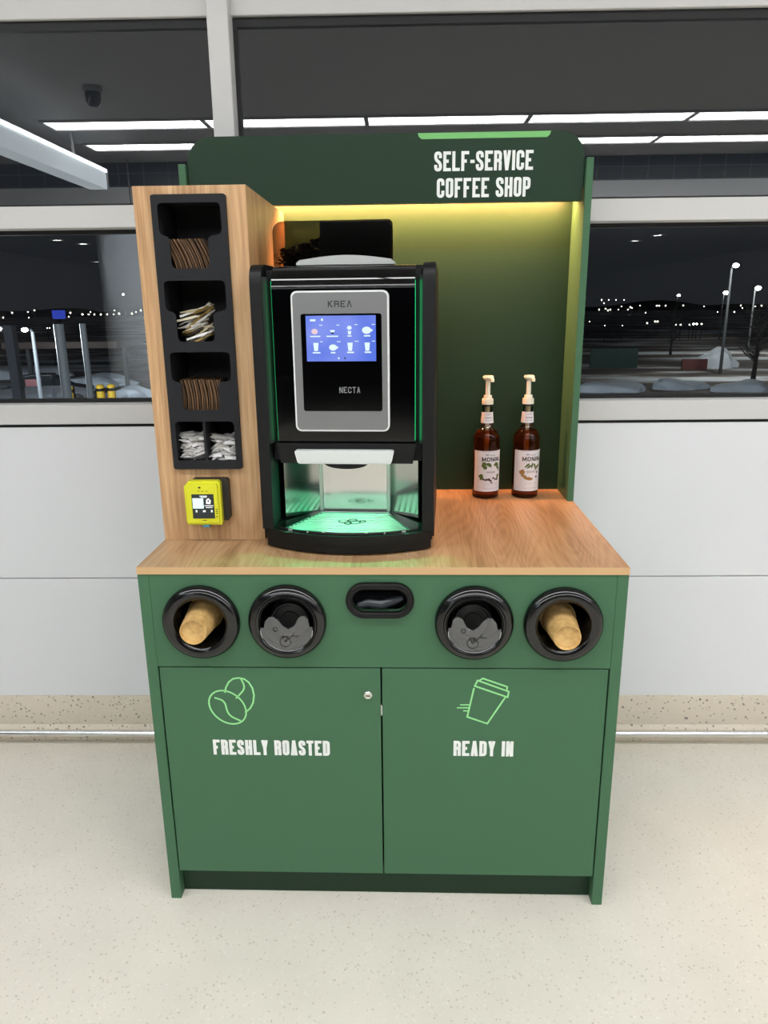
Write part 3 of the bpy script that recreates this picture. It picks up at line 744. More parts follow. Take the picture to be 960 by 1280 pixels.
# chin and dispenser cover
bm = NB(); plate(bm, [[(-0.158, 0.214), (0.158, 0.214), (0.1655, 0.262), (-0.1655, 0.262)]], -0.006, 0.10); cpart('chin', bm, BLK)
bm = NB(); A = [(-0.121, 0.248), (0.115, 0.248), (0.108, 0.2165), (-0.113, 0.2165)]
plate(bm, [fillet(A, 0.006, 4, True)], -0.026, -0.0065); dc = cpart('dispenser_cover', bm, mat('cover_silver', (222, 225, 223), 0.3))
bm = NB(); plate(bm, [fillet([(-0.118, 0.2455), (0.112, 0.2455), (0.106, 0.219), (-0.110, 0.219)], 0.005, 4, True)], -0.0275, -0.0262); cpart('cover_face', bm, mat('cover_face_grey', (212, 217, 213), 0.35), dc)
bm = NB(); pts = [(-0.052, 0.2155)] + [(0.052*math.cos(PI+PI*k/14), 0.2155+0.014*math.sin(PI*k/14)*-1.0) for k in range(1, 14)] + [(0.052, 0.2155)]
plate(bm, [pts], -0.012, 0.06); cpart('outlet', bm, BLK)
# touch panel
bz = cpart('screen_bezel', plate(NB(), [rrect(-0.1165, 0.1050, 0.292, 0.6085, 0.014, 6)], -0.014, -0.0002), mat('bright_rim', (236, 237, 238), 0.3, 0.2))
md = bz.modifiers.new('bevel', 'BEVEL'); md.width = 0.0022; md.segments = 2; md.limit_method = 'ANGLE'
fp = cpart('bezel_face', plate(NB(), [rrect(-0.1125, 0.1010, 0.296, 0.6045, 0.011, 6)], -0.0150, -0.0140), SILVER, bz)
cpart('touch_glass', plate(NB(), [rrect(-0.0950, 0.0885, 0.340, 0.5585, 0.005, 4)], -0.0160, -0.0151), BLK_P, bz)
SX0, SX1, SZ0, SZ1 = -0.0835, 0.0755, 0.4535, 0.5545
SCRM = bpy.data.materials.new('screen_image'); SCRM.use_nodes = True
_b = SCRM.node_tree.nodes['Principled BSDF']; _b.inputs['Base Color'].default_value = (0.01, 0.01, 0.02, 1); _b.inputs['Roughness'].default_value = 0.1
_tc = N(SCRM, 'ShaderNodeTexCoord'); _nz = N(SCRM, 'ShaderNodeTexNoise', Scale=9.0, Detail=1.0); L(SCRM, _tc.outputs['Object'], _nz.inputs['Vector'])
_rp = ramp(SCRM, _nz.outputs['Fac'], [(0.35, (88, 118, 226)), (0.65, (132, 150, 238))]); L(SCRM, _rp.outputs[0], _b.inputs['Emission Color']); _b.inputs['Emission Strength'].default_value = 1.0
scr = cpart('screen', box(NB(), SX0, SX1, -0.0166, -0.0161, SZ0, SZ1), SCRM, bz)
ICON = emis('icon_white', (0.80, 0.97, 1.0), 1.0); ICON_P = emis('icon_pink', (0.95, 0.70, 0.78), 0.9); ICON_D = emis('icon_dark', (0.05, 0.05, 0.12), 0.5)
def spt(px, py):
    return (SX0 + (px-381.8)/(471.2-381.8)*(SX1-SX0), SZ1 - (py-396.0)/(448.6-396.0)*(SZ1-SZ0))
def sflat(bm, pts, y=-0.0169): plate(bm, [pts], y, -0.01665)
bars = NB()
def icon(*polys):
    b = NB()
    for p in polys: sflat(b, p)
    cpart('drink_icon', b, ICON, bz)
for (cx, cy) in ((394, 431.5), (438, 431.5), (460, 431.5)):
    w_ = 3.4; icon([spt(cx-w_, cy-4.5), spt(cx+w_, cy-4.5), spt(cx+w_*.7, cy+5), spt(cx-w_*.7, cy+5)])
for (cx, cy, s) in ((416, 432.5, 1.0), (459.5, 413, 1.15)):
    icon([spt(cx+5.2*s*math.cos(a), cy+3.6*s*math.sin(a)) for a in [2*PI*k/16 for k in range(16)]], [spt(cx+4*s, cy-1.4), spt(cx+6.6*s, cy-1), spt(cx+6.4*s, cy+1), spt(cx+4*s, cy+1.6)])
icon([spt(437.5+3*math.cos(a), 410+2.4*math.sin(a)) for a in [2*PI*k/12 for k in range(12)]], [spt(435.2, 413.6), spt(440, 413.6), spt(439.2, 417.6), spt(436, 417.6)])
icon([spt(412.5, 412.4), spt(419, 412.4), spt(418, 415), spt(413.5, 415)])
bm = NB(); sflat(bm, [spt(392.8+4.2*math.cos(a), 414+3.2*math.sin(a)) for a in [2*PI*k/14 for k in range(14)]]); cpart('heart_icon', bm, ICON_P, bz)
bm = NB(); sflat(bm, [spt(413, 415.3), spt(418.5, 415.3), spt(417, 416.8), spt(414.5, 416.8)]); sflat(bm, [spt(431+1.0*math.cos(a), 445+1.0*math.sin(a)) for a in [2*PI*k/8 for k in range(8)]]); cpart('icon_shadows', bm, ICON_D, bz)
for (a, b, y, h) in ((387, 400, 419.6, .7), (408, 423, 419.6, .7), (435, 440, 419.4, .7), (456, 464, 419.3, .8), (389.5, 399.5, 438.5, .8), (413, 419, 438.5, .8), (434, 443, 438.3, .8), (456.5, 465, 438.2, .8), (387.5, 394.5, 401.2, 1.2), (401.5, 404.2, 400.6, 1.3), (422, 424, 445, 1.0), (399, 403, 406.8, .4), (421, 425, 406.8, .4), (444, 448, 406.5, .4), (466, 470, 406.4, .4), (399.5, 403, 425.7, .4), (421, 426, 425.8, .4), (444, 449, 425.5, .4), (466, 470, 425.4, .4)):
    sflat(bars, [spt(a, y-h), spt(b, y-h), spt(b, y+h), spt(a, y+h)])
tag(cpart('screen_text', bars, ICON, bz), kind='stuff')
bm = NB(); text(bm, 'KRE^', -0.032, 0.022, 0.5725, 0.5865, lambda a, b: (a, -0.0153, b), t=0.17, wid=0.9, gap=0.25); cpart('lettering', bm, mat('letter_dark', (36, 36, 38), 0.4), bz)
bm = NB(); text(bm, 'NECTA', -0.0110, 0.0380, 0.3815, 0.3955, lambda a, b: (a, -0.0163, b), t=0.15, wid=0.6, gap=0.16); cpart('lettering', bm, mat('letter_grey', (118, 120, 122), 0.4), bz)
# cup niche
cpart('niche_back', box(NB(), -0.085, 0.085, 0.146, 0.152, 0.056, 0.2135), STEEL)
for s in (-1, 1):
    bm = NB(); plate(bm, [[(s*0.086, 0.146), (s*0.168, 0.064), (s*0.172, 0.068), (s*0.090, 0.152)]], 0.056, 0.2135, 'z'); cpart('niche_wing', bm, STEEL)
    cpart('niche_post', box(NB(), min(s*0.084, s*0.092), max(s*0.084, s*0.092), 0.139, 0.1455, 0.056, 0.2135, 0.001), STEEL_B)
def arc(xh, y0, y1, n=16):
    return [(-xh + 2*xh*k/n, y0 + (y1-y0)*(1-((2*k/n)-1)**2)) for k in range(n+1)]
base = NB()
lower = arc(0.205, -0.004, -0.066); plate(base, [lower + [(0.205, 0.16), (-0.205, 0.16)]], 0.0275, 0.050, 'z')
low2 = arc(0.202, -0.002, -0.063); plate(base, [low2 + [(0.202, 0.16), (-0.202, 0.16)]], 0.006, 0.0265, 'z')
bs = cpart('base', base, BLK)
for (x, y) in ((-0.17, 0.02), (0.17, 0.02), (-0.17, 0.46), (0.17, 0.46)):
    bm = NB(); lathe(bm, [(0.0, 0.0), (0.016, 0.0), (0.016, 0.013 if y > .1 else 0.006)], 16, 'z', (x, y, 0)); cpart('foot', bm, BLK)
tr = NB(); fr_ = arc(0.150, -0.022, -0.052)
plate(tr, [arc(0.172, -0.010, -0.058) + [(0.172, 0.03), (0.095, 0.142), (-0.095, 0.142), (-0.172, 0.03)], fr_ + [(0.086, 0.128), (-0.086, 0.128)]], 0.0502, 0.0560, 'z')
tray = cpart('drip_tray', tr, BLK_G)
bm = NB(); ribbon(bm, fr_ + [(0.086, 0.128), (-0.086, 0.128)], 0.004, lambda a, b: (a, b, 0.0563), True); cpart('grid_frame', bm, STEEL_B, tray)
bm = NB(); n = 12
for k in range(n):
    y = -0.040 + 0.166*k/(n-1)
    xh = (0.150 + (0.086-0.150)*max(0, (y+0.022))/0.150) if y > -0.022 else 0.150*math.sqrt(max(0.05, 1-((-0.022-y)/0.030)))
    box(bm, -xh, xh, y-0.0044, y+0.0044, 0.0515, 0.0550)
cpart('drip_grid', bm, mat('satin_steel', (212, 214, 212), 0.32, 0.65), tray)
bm = NB()
for (cx, cy, rr) in ((-0.018, 0.045, 0.012), (0.004, 0.055, 0.010), (0.012, 0.036, 0.013), (-0.004, 0.028, 0.009), (0.030, 0.046, 0.007)): ribbon(bm, circ(cx, cy, rr, 20), 0.004, lambda a, b: (a, b, 0.0556), True)
cpart('grid_emblem', bm, BLK, tray)
cpart('tray_bed', box(NB(), -0.15, 0.15, -0.04, 0.13, 0.0503, 0.0508), mat('tray_dark', (28, 30, 30), 0.4), tray)
for x in (-0.052, 0.050): cpart('tray_pin', box(NB(), x-0.004, x+0.004, -0.058, -0.050, 0.0562, 0.0585, 0.0008), STEEL_B, tray)
gb = cpart('cup_light', box(NB(), -0.07, 0.07, 0.062, 0.070, 0.2095, 0.2135), emis('green_cup_led', (0.03, 1.0, 0.42), 6.0))
gl = bpy.data.lights.new('green_cup_light', 'AREA'); gl.shape = 'RECTANGLE'; gl.size = 0.16; gl.size_y = 0.03; gl.energy = 1.7; gl.color = (0.05, 1.0, 0.42)
go = bpy.data.objects.new('green_cup_light', gl); COL.objects.link(go); go.parent = cm; go.location = (0, 0.062, 0.2055)
# bean hopper
SMOKE = glassy('smoky_plastic', (0.42, 0.40, 0.37), 0.05, 0.05)
hx0, hx1 = -0.186, 0.104
bm = NB()
outl = rrect(hx0, hx1, 0.669, 0.772, (0.002, 0.002, 0.012, 0.026), 6)
for d in (0.14, 0.33):
    v = [bm.verts.new((a, d, b)) for a, b in outl]
    if d == 0.14: v0 = v
bm.faces.new(v0); bm.faces.new(list(reversed(v)))
for k in range(len(v)): bm.faces.new([v0[k], v0[(k+1) % len(v)], v[(k+1) % len(v)], v[k]])
hop = cpart('bean_hopper', bm, SMOKE)
bm = NB(); plate(bm, [rrect(-0.072, 0.098, 0.669, 0.769, (0, 0, .010, .003), 4)], 0.146, 0.324); cpart('hopper_core', bm, BLK_M, hop)
bm = NB()
for k in range(620):
    x = random.uniform(hx0+0.012, -0.078); y = random.uniform(0.150, 0.318)
    hmax = 0.030 + 0.038*((x-hx0)/(0.11))
    z = 0.673 + random.uniform(0.0, 1.0)*hmax
    a = random.uniform(0, PI); mtx = Matrix.Translation((x, y, z)) @ Matrix.Rotation(a, 4, 'Z') @ Matrix.Rotation(random.uniform(-.6, .6), 4, 'X') @ Matrix.Diagonal((0.0058, 0.0042, 0.0034, 1))
    bmesh.ops.create_icosphere(bm, subdivisions=1, radius=1.0, matrix=mtx)
tag(cpart('coffee_beans', bm, mat('roasted_beans', (44, 32, 26), 0.45), hop), kind='stuff')
# pale crescent badge on the front of the lid
bm = NB(); pts = [(-0.118, 0.668), (0.112, 0.668), (0.112, 0.673), (0.104, 0.679)] + [(0.104-0.212*k/12, 0.679+0.010*math.sin(PI*k/12)) for k in range(1, 12)] + [(-0.110, 0.679), (-0.118, 0.673)]
plate(bm, [pts], 0.075, 0.135); hl = cpart('hopper_handle', bm, PALE)

# ================================================================== SYRUP BOTTLES
AMB = mat('amber_syrup_glass', (46, 18, 8), 0.06, spec=0.6)
_b = AMB.node_tree.nodes['Principled BSDF']
AMBG = bpy.data.materials.new('amber_glass'); AMBG.use_nodes = True
_b = AMBG.node_tree.nodes['Principled BSDF']; _b.inputs['Base Color'].default_value = (0.22, 0.042, 0.007, 1); _b.inputs['Transmission Weight'].default_value = 0.93; _b.inputs['Roughness'].default_value = 0.03; _b.inputs['IOR'].default_value = 1.30
CLG = glassy('clear_bottle_glass', (0.93, 0.93, 0.92), 0.06)
LAB = mat('paper_label', (226, 222, 224), 0.55); PUMP = mat('cream_pump', (234, 228, 208), 0.4)
INK = mat('label_ink', (24, 22, 26), 0.6); INKG = mat('label_grey_ink', (128, 124, 140), 0.6)
LEAF = mat('label_leaf', (84, 100, 44), 0.6); NUT = mat('label_nut', (60, 40, 32), 0.6); GOLD = mat('label_gold', (158, 116, 60), 0.6); LINE = mat('label_line', (170, 160, 166), 0.6)
def bottle(loc, kind, label, yaw):
    t = thing('syrup_bottle', label, 'bottle', loc, yaw, 'syrup bottles')
    R = 0.0405
    prof = [(0.0, 0.002), (R-0.005, 0.0), (R-0.001, 0.003), (R, 0.008), (R, 0.150), (R, 0.184), (R-0.0025, 0.193), (R-0.008, 0.2025), (R-0.0145, 0.210), (0.0195, 0.2175), (0.0165, 0.226), (0.0155, 0.240), (0.0150, 0.268), (0.0150, 0.285), (0.0, 0.285)]
    body = [p for p in prof if p[1] <= 0.2105] + [(0.0, 0.2105)]
    bm = NB(); lathe(bm, body, 40); gl_ = obj('glass_body', bm, AMBG, t, True)
    bm = NB(); lathe(bm, [(R-0.0147, 0.2108), (0.0195, 0.2175), (0.0165, 0.226), (0.0155, 0.240), (0.0150, 0.285)], 32); obj('glass_neck', bm, CLG, gl_, True)
    bm = NB(); lathe(bm, [(R+0.0004, 0.030), (R+0.0011, 0.031), (R+0.0011, 0.034), (R+0.0004, 0.035)], 40) if False else None
    def bend(rad):
        return lambda a, b: (rad*math.sin(a/rad), -rad*math.cos(a/rad), b)
    def sheet(a0, a1, z0, z1, rad, rad1=None, n=20):
        bm = NB(); rad1 = rad1 or rad; lo_, hi_ = [], []
        for k in range(n+1):
            th = a0+(a1-a0)*k/n
            lo_.append(bm.verts.new((rad*math.sin(th), -rad*math.cos(th), z0))); hi_.append(bm.verts.new((rad1*math.sin(th), -rad1*math.cos(th), z1)))
        for k in range(n): bm.faces.new([lo_[k], lo_[k+1], hi_[k+1], hi_[k]])
        return bm
    lb = obj('label', sheet(-1.20, 1.45, 0.024, 0.150, R+0.0005), LAB, gl_, True)
    P = bend(R+0.0011)
    bm = NB(); text(bm, 'MONIN', -0.021, 0.036, 0.118, 0.1305, P, t=0.20, wid=0.85, gap=0.20, narrow=0.22)
    for (x, z) in ((-0.020, .119), (-0.008, .119), (0.012, .119), (0.020, .119), (0.038, .119), (0.026, .119)): ribbon(bm, [(x-0.002, z+0.0005), (x+0.004, z+0.0005)], 0.0010, P)
    obj('brand_print', bm, INK, gl_, True)
    bm = NB()
    for (a, b, z, dz) in ((-0.010, 0.000, 0.138, 0.003), (0.003, 0.022, 0.1365, 0.002)):
        pts = [(a+(b-a)*k/16, z+dz*math.sin(k*1.7)) for k in range(17)]; ribbon(bm, pts, 0.0009, P)
    pts = [(-0.008+0.030*k/24, 0.0845+0.003*math.sin(k*1.5)) for k in range(25)]; ribbon(bm, pts, 0.0011, P)
    obj('script_print', bm, INKG, gl_, True)
    bm = NB()
    for (a, b, z) in ((-0.014, 0.034, 0.0485), (-0.018, 0.038, 0.034), (-0.030, 0.046, 0.1475)): ribbon(bm, [(a+(b-a)*k/12, z) for k in range(13)], 0.0007, P)
    obj('rule_print', bm, LINE, gl_, True)
    def leaf(bm, x, z, l, wd, ang):
        pts = []
        for k in range(12):
            a = 2*PI*k/12; u, v = l*math.cos(a), wd*math.sin(a)*(1-0.25*math.cos(3*a))
            pts.append((x+u*math.cos(ang)-v*math.sin(ang), z+u*math.sin(ang)+v*math.cos(ang)))
        vv = [bm.verts.new(P(*p)) for p in pts]; c0 = bm.verts.new(P(x, z))
        for k in range(12): bm.faces.new([vv[k], vv[(k+1) % 12], c0])
    lf, nt_ = NB(), NB()
    if kind == 'hazelnut':
        for q in ((-0.0155, 0.108, .009, .006, .9), (-0.012, 0.100, .008, .006, -.5), (-0.002, 0.109, .008, .005, -.2), (0.004, 0.106, .007, .005, 2.2), (0.024, 0.108, .008, .006, .4), (0.031, 0.103, .009, .005, 1.2), (0.036, 0.094, .007, .004, 1.4), (-0.024, 0.072, .008, .006, .2), (-0.022, 0.066, .007, .005, 1.0), (0.033, 0.070, .008, .005, 1.1)): leaf(lf, *q)
        for q in ((-0.015, 0.062, .004, .003, 0), (-0.007, 0.061, .0045, .0035, .6), (0.001, 0.062, .0045, .004, 0), (0.007, 0.058, .004, .003, .7), (0.016, 0.066, .004, .003, .3), (0.023, 0.062, .004, .003, 0), (0.010, 0.052, .003, .0025, 0), (0.031, 0.062, .004, .004, 0)): leaf(nt_, *q)
        obj('leaf_print', lf, LEAF, gl_, True); obj('nut_print', nt_, NUT, gl_, True)
    else:
        for q in ((-0.006, 0.104, .010, .003, .7), (0.000, 0.100, .009, .003, .6), (0.010, 0.104, .009, .003, 1.3), (0.020, 0.101, .010, .003, 1.9), (0.026, 0.096, .009, .003, 1.0), (0.032, 0.100, .009, .003, .8)): leaf(lf, *q)
        for q in ((0.029, 0.082, .004, .0025, 1.3), (0.026, 0.068, .004, .003, .5)): leaf(nt_, *q)
        gd = NB()
        for q in ((-0.021, 0.083, .009, .0085, 0), (-0.015, 0.071, .010, .004, -.3), (-0.003, 0.064, .012, .005, -.1), (0.006, 0.062, .008, .004, .2)): leaf(gd, *q)
        obj('leaf_print', lf, LEAF, gl_, True); obj('bean_print', nt_, NUT, gl_, True); obj('caramel_print', gd, GOLD, gl_, True)
    nl = obj('neck_label', sheet(-1.9, 1.9, 0.231, 0.264, 0.0195, 0.0168), LAB, gl_, True)
    bm = NB()
    for z in (0.239, 0.246, 0.248, 0.257): ribbon(bm, [((0.0182-(z-0.231)*0.07+0.0004)*math.sin(k*.13-.65)*1.0, z) for k in range(11)], 0.0012, lambda a, b: (a, -math.sqrt(max(1e-7, (0.0199-(b-0.231)*0.08)**2-a*a)), b))
    obj('neck_print', bm, INKG, gl_, True)
    # pump
    bm = NB(); lathe(bm, [(0.0, 0.060), (0.0058, 0.060), (0.0058, 0.232), (0.0068, 0.236), (0.0068, 0.286), (0.0, 0.286)], 16); pp = obj('dip_tube', bm, mat('dip_tube_plastic', (214, 190, 140), 0.4), t, True)
    bm = NB(); lathe(bm, [(0.0155, 0.2815), (0.0165, 0.2815), (0.0165, 0.2850), (0.0155, 0.2865)], 28); obj('gasket', bm, BLK, pp, True)
    bm = NB(); lathe(bm, [(0.0148, 0.2868), (0.0172, 0.2868), (0.0172, 0.300), (0.0165, 0.3035), (0.0125, 0.3045), (0.0122, 0.3125), (0.0115, 0.3135), (0.0, 0.3135)], 32); cp = obj('pump_collar', bm, PUMP, t, True)
    bm = NB(); lathe(bm, [(0.0072, 0.3137), (0.0068, 0.3580)], 20); obj('pump_stem', bm, PUMP, cp, True)
    bm = NB(); lathe(bm, [(0.0, 0.3575), (0.0085, 0.3575), (0.0135, 0.3615), (0.0160, 0.3650), (0.0160, 0.3685), (0.0140, 0.3715), (0.0, 0.3725)], 28)
    tube(bm, [(0.004, -0.004, 0.3640), (0.008, -0.013, 0.3635), (0.0095, -0.0155, 0.3600), (0.0095, -0.016, 0.3540)], [0.0062, 0.0060, 0.0056, 0.0050], 12)
    obj('pump_head', bm, PUMP, cp, True)
    return t
bottle((0.304, 0.655, WT), 'hazelnut', 'amber syrup bottle with green leaf label, nearer the coffee machine', 0.10)
bottle((0.4265, 0.660, WT), 'caramel', 'amber syrup bottle with golden caramel label, nearer the side wing', 0.10)

# ================================================================== OUTSIDE, NIGHT
GZ = -3.0
SNOW = mat('snowy_ground', (120, 126, 132), 0.9)
_b = SNOW.node_tree.nodes['Principled BSDF']; _tc = N(SNOW, 'ShaderNodeTexCoord'); _mp = N(SNOW, 'ShaderNodeMapping'); _mp.inputs['Scale'].default_value = (0.05, 0.16, 1); L(SNOW, _tc.outputs['Object'], _mp.inputs[0])
_n = N(SNOW, 'ShaderNodeTexNoise', Scale=1.0, Detail=6.0, Roughness=0.6); L(SNOW, _mp.outputs[0], _n.inputs['Vector'])
L(SNOW, ramp(SNOW, _n.outputs['Fac'], [(0.46, (58, 56, 56)), (0.52, (110, 104, 100)), (0.60, (210, 220, 228))]).outputs[0], _b.inputs['Base Color'])
o = struct('ground_outside', box(NB(), -300, 300, 2.5, 700, GZ-0.2, GZ), SNOW, 'snow-patched car park outside the windows')
bm = NB(); n = 60; A = []; B = []
for k in range(n+1):
    x = -420+840*k/n; z = GZ + 1.5 + 6.0*abs(math.sin(k*0.31)+0.5*math.sin(k*0.83+1)) + 2
    A.append(bm.verts.new((x, 640, GZ-1))); B.append(bm.verts.new((x, 690, z*0.6)))
for k in range(n): bm.faces.new([A[k], A[k+1], B[k+1], B[k]])
o = obj('distant_hills', bm, mat('hill_dark', (22, 24, 28), 0.9)); tag(o, 'dark low hills on the night horizon', kind='structure')
CITY = emis('city_light_lamp', (1.0, 0.94, 0.80), 14.0, False); CITYB = emis('city_light_blue', (0.75, 0.92, 1.0), 16.0, False)
bm = NB(); bmesh.ops.create_icosphere(bm, subdivisions=1, radius=0.31); _o = obj('lamp', bm, CITY); lampm = _o.data; bpy.data.objects.remove(_o)
bm = NB(); tube(bm, [(0, 0, -1), (0, 0, 0)], 0.04, 5); _o = obj('mast', bm, mat('mast_dark', (20, 21, 23), 0.9)); mastm = _o.data; bpy.data.objects.remove(_o)
spots = [(752, 375, 1), (761, 375, .8), (770, 375, .8), (780, 375, .7), (755, 379, 1), (749, 387, 1.1), (757, 386, 1), (760, 388, 1.1), (763, 387, 1), (777, 383, .8), (788, 384, 1.1), (785, 387, 1), (773, 387, .7), (821, 382, 1.1), (824, 382, 1.1), (832, 382, 1), (854, 382, 1), (807, 391, .7), (756, 407, .8), (778, 407, .7), (845, 406, 1), (851, 406, 1.2), (809, 404, 1.1), (819, 402, 1.3), (822, 402, 1.3), (862, 406, 1.1), (867, 405, 1.8), (871, 405, 1.6), (877, 405, 1.2), (926, 382, 1), (928, 385, .9), (918, 390, 1.1), (944, 383, .9), (952, 382, 1), (880, 383, .6), (897, 390, .6), (737, 402, .6), (790, 385, .7), (800, 382, .6),
         (15, 391, 1), (35, 390, .8), (43, 388, 1), (36, 397, .8), (4, 397, 1), (88, 391, 1.2), (86, 396, .9), (103, 393, 1.3), (111, 393, 1.2), (118, 393, 1.1), (126, 393, 1.3), (134, 393, 1.1), (142, 393, .9), (149, 392, 1.1), (165, 392, 1.1), (113, 390, .9), (143, 388, 1), (170, 390, .8), (176, 388, 1), (154, 368, 1.5), (66, 429, 1.0), (59, 410, .7), (62, 410, .7)]
for i, (x, y, s) in enumerate(spots):
    d = ray(x, y); e = d.z/math.hypot(d.x, d.y)
    dist = 420 if CAM.z+420*e > GZ+2 else (CAM.z-GZ-2.0)/-e
    q = far(x, y, dist); k = s*dist/420
    o = thing('city_light', 'tiny pale city light on the night horizon', 'city light', (q.x, q.y, GZ), 0, 'distant city lights')
    a = bpy.data.objects.new('lamp', lampm); COL.objects.link(a); a.parent = o; a.location = (0, 0, q.z-GZ); a.scale = (k, k, k)
    a = bpy.data.objects.new('mast', mastm); COL.objects.link(a); a.parent = o; a.location = (0, 0, q.z-GZ); a.scale = (1, 1, q.z-GZ)
POLE = mat('pole_grey', (62, 66, 70), 0.7)
LAMPH = emis('street_lamp_lamp', (1.0, 1.0, 0.92), 60.0, False)
def street_lamp(px, py, dist, label, size=1.0, power=0.0, glow=None):
    q = far(px, py, dist)
    t = thing('street_lamp', label, 'street lamp', (q.x, q.y, GZ), 0, 'street lamps outside')
    h = q.z-GZ
    bm = NB(); tube(bm, [(0, 0, 0), (0, 0, h*0.97)], [0.11, 0.07], 10); obj('pole', bm, POLE, t, True)
    bm = NB(); tube(bm, [(0, 0, h*0.97), (0, -0.15, h), (0, -0.5, h)], 0.05, 8); obj('arm', bm, POLE, t, True)
    r = 0.0026*dist*size
    bm = NB(); bmesh.ops.create_uvsphere(bm, u_segments=16, v_segments=8, radius=r, matrix=Matrix.Translation((0, -0.6, h-0.02)) @ Matrix.Diagonal((1.15, 1.0, 0.8, 1))); obj('lamp_head', bm, LAMPH, t, True)
    if power:
        l = bpy.data.lights.new('street_lamp_light', 'POINT'); l.energy = power; l.shadow_soft_size = 0.3; l.color = (1, 0.97, 0.9) if px > 480 else (0.85, 0.94, 1.0)
        lo = bpy.data.objects.new('street_lamp_light', l); COL.objects.link(lo); lo.parent = t; lo.location = (0, -2.2, h-0.4)
street_lamp(915, 332, 55, 'brightest street lamp high above the right-hand car park', 1.15, 1300)
street_lamp(944, 360, 80, 'street lamp furthest right in the right window', 1.1, 1500)
street_lamp(905, 366, 110, 'street lamp below left of the brightest lamp in the right window', 0.95, 0)
street_lamp(847, 369, 140, 'faint street lamp above the middle of the right window', 0.6, 0)
street_lamp(8, 410, 34, 'glaring bluish lamp at the left edge of the left window', 1.1, 1800)
street_lamp(40, 411, 34, 'glaring bluish lamp right of the leftmost lamp', 1.2, 1800)
bm = NB(); q = far(16, 440, 24)
t = thing('entrance_pillar', 'dark square pillar below the glaring lamps outside', 'pillar', (q.x, q.y, GZ))
obj('shaft', box(NB(), -0.13, 0.13, -0.13, 0.13, 0, q.z-GZ+0.75, 0.01), mat('pillar_dark', (46, 50, 58), 0.6), t, True); obj('base_plate', box(NB(), -0.25, 0.25, -0.25, 0.25, 0, 0.03), POLE, t, True)
for (px, lab, r) in ((76, 'thick grey steel post outside left of the white column', 0.16), (106, 'slim grey steel post outside near the yellow bollards', 0.10)):
    q = far(px, 430, 27); t = thing('canopy_post', lab, 'post', (q.x, q.y, GZ), 0, 'steel posts outside')
    bm = NB(); tube(bm, [(0, 0, 0.02), (0, 0, 4.1)], r, 14); obj('shaft', bm, mat('post_grey', (130, 136, 140), 0.5), t, True)
    bm = NB(); lathe(bm, [(0.0, 0.0), (r+0.08, 0.0), (r+0.08, 0.02), (0.0, 0.02)], 14); obj('base_plate', bm, POLE, t, True)
YB = mat('bollard_yellow', (206, 168, 40), 0.5)
for (px, py, lab) in ((84, 470, 'yellow bollard in the snow behind the parked car'), (123, 466, 'yellow bollard left edge of the white column'), (137, 466, 'yellow bollard right of the other two')):
    q = far(px, py, 4.5/0.072); q = CAM + (q-CAM)*0.62; t = thing('yellow_bollard', lab, 'bollard', (q.x, q.y, GZ), 0, 'yellow bollards')
    bm = NB(); lathe(bm, [(0.0, 1.05), (0.14, 1.03), (0.19, 0.97), (0.19, 0.0)], 16); obj('post', bm, YB, t, True); bm = NB(); lathe(bm, [(0.193, 0.72), (0.196, 0.72), (0.196, 0.86), (0.193, 0.86)], 16); obj('band', bm, BLK, t, True)
# parked car below the left window
q = far(62, 492, 40)
car = thing('parked_car', 'dark parked car at the foot of the left window', 'car', (q.x, q.y, GZ), math.radians(18))
CARP = mat('car_paint', (34, 36, 42), 0.25, coat=0.5); CARG = mat('car_glass', (16, 22, 24), 0.08)
prof = [(-2.1, 0.35), (-2.15, 0.75), (-1.95, 0.95), (-1.1, 1.05), (1.2, 1.0), (2.0, 0.85), (2.1, 0.55), (2.05, 0.35)]
bm = NB(); plate(bm, [prof], -0.85, 0.85); obj('body', bm, CARP, car, True)
bm = NB(); prof = [(-1.6, 1.0), (-1.2, 1.42), (-0.6, 1.52), (0.3, 1.50), (1.2, 1.0)]; plate(bm, [prof], -0.72, 0.72); cb = obj('cabin', bm, CARG, car, True)
bm = NB(); plate(bm, [[(-1.2, 1.43), (-0.6, 1.53), (0.3, 1.51), (0.34, 1.55), (-0.6, 1.58), (-1.25, 1.47)]], -0.73, 0.73); obj('roof', bm, CARP, car, True)
bm = NB(); box(bm, -0.9, -0.3, -0.735, -0.722, 1.05, 1.38); obj('red_inside', bm, mat('red_trim', (96, 30, 38), 0.4), car, True)  # red of the car's inside, as a plain panel on the cabin
for x in (-1.35, 1.35):
    for s in (-1, 1):
        bm = NB(); lathe(bm, [(0.0, -0.1), (0.26, -0.1), (0.33, -0.06), (0.33, 0.1), (0.0, 0.1)], 20, 'y', (x, s*0.78, 0.33)); obj('wheel', bm, BLK_M, car, True)
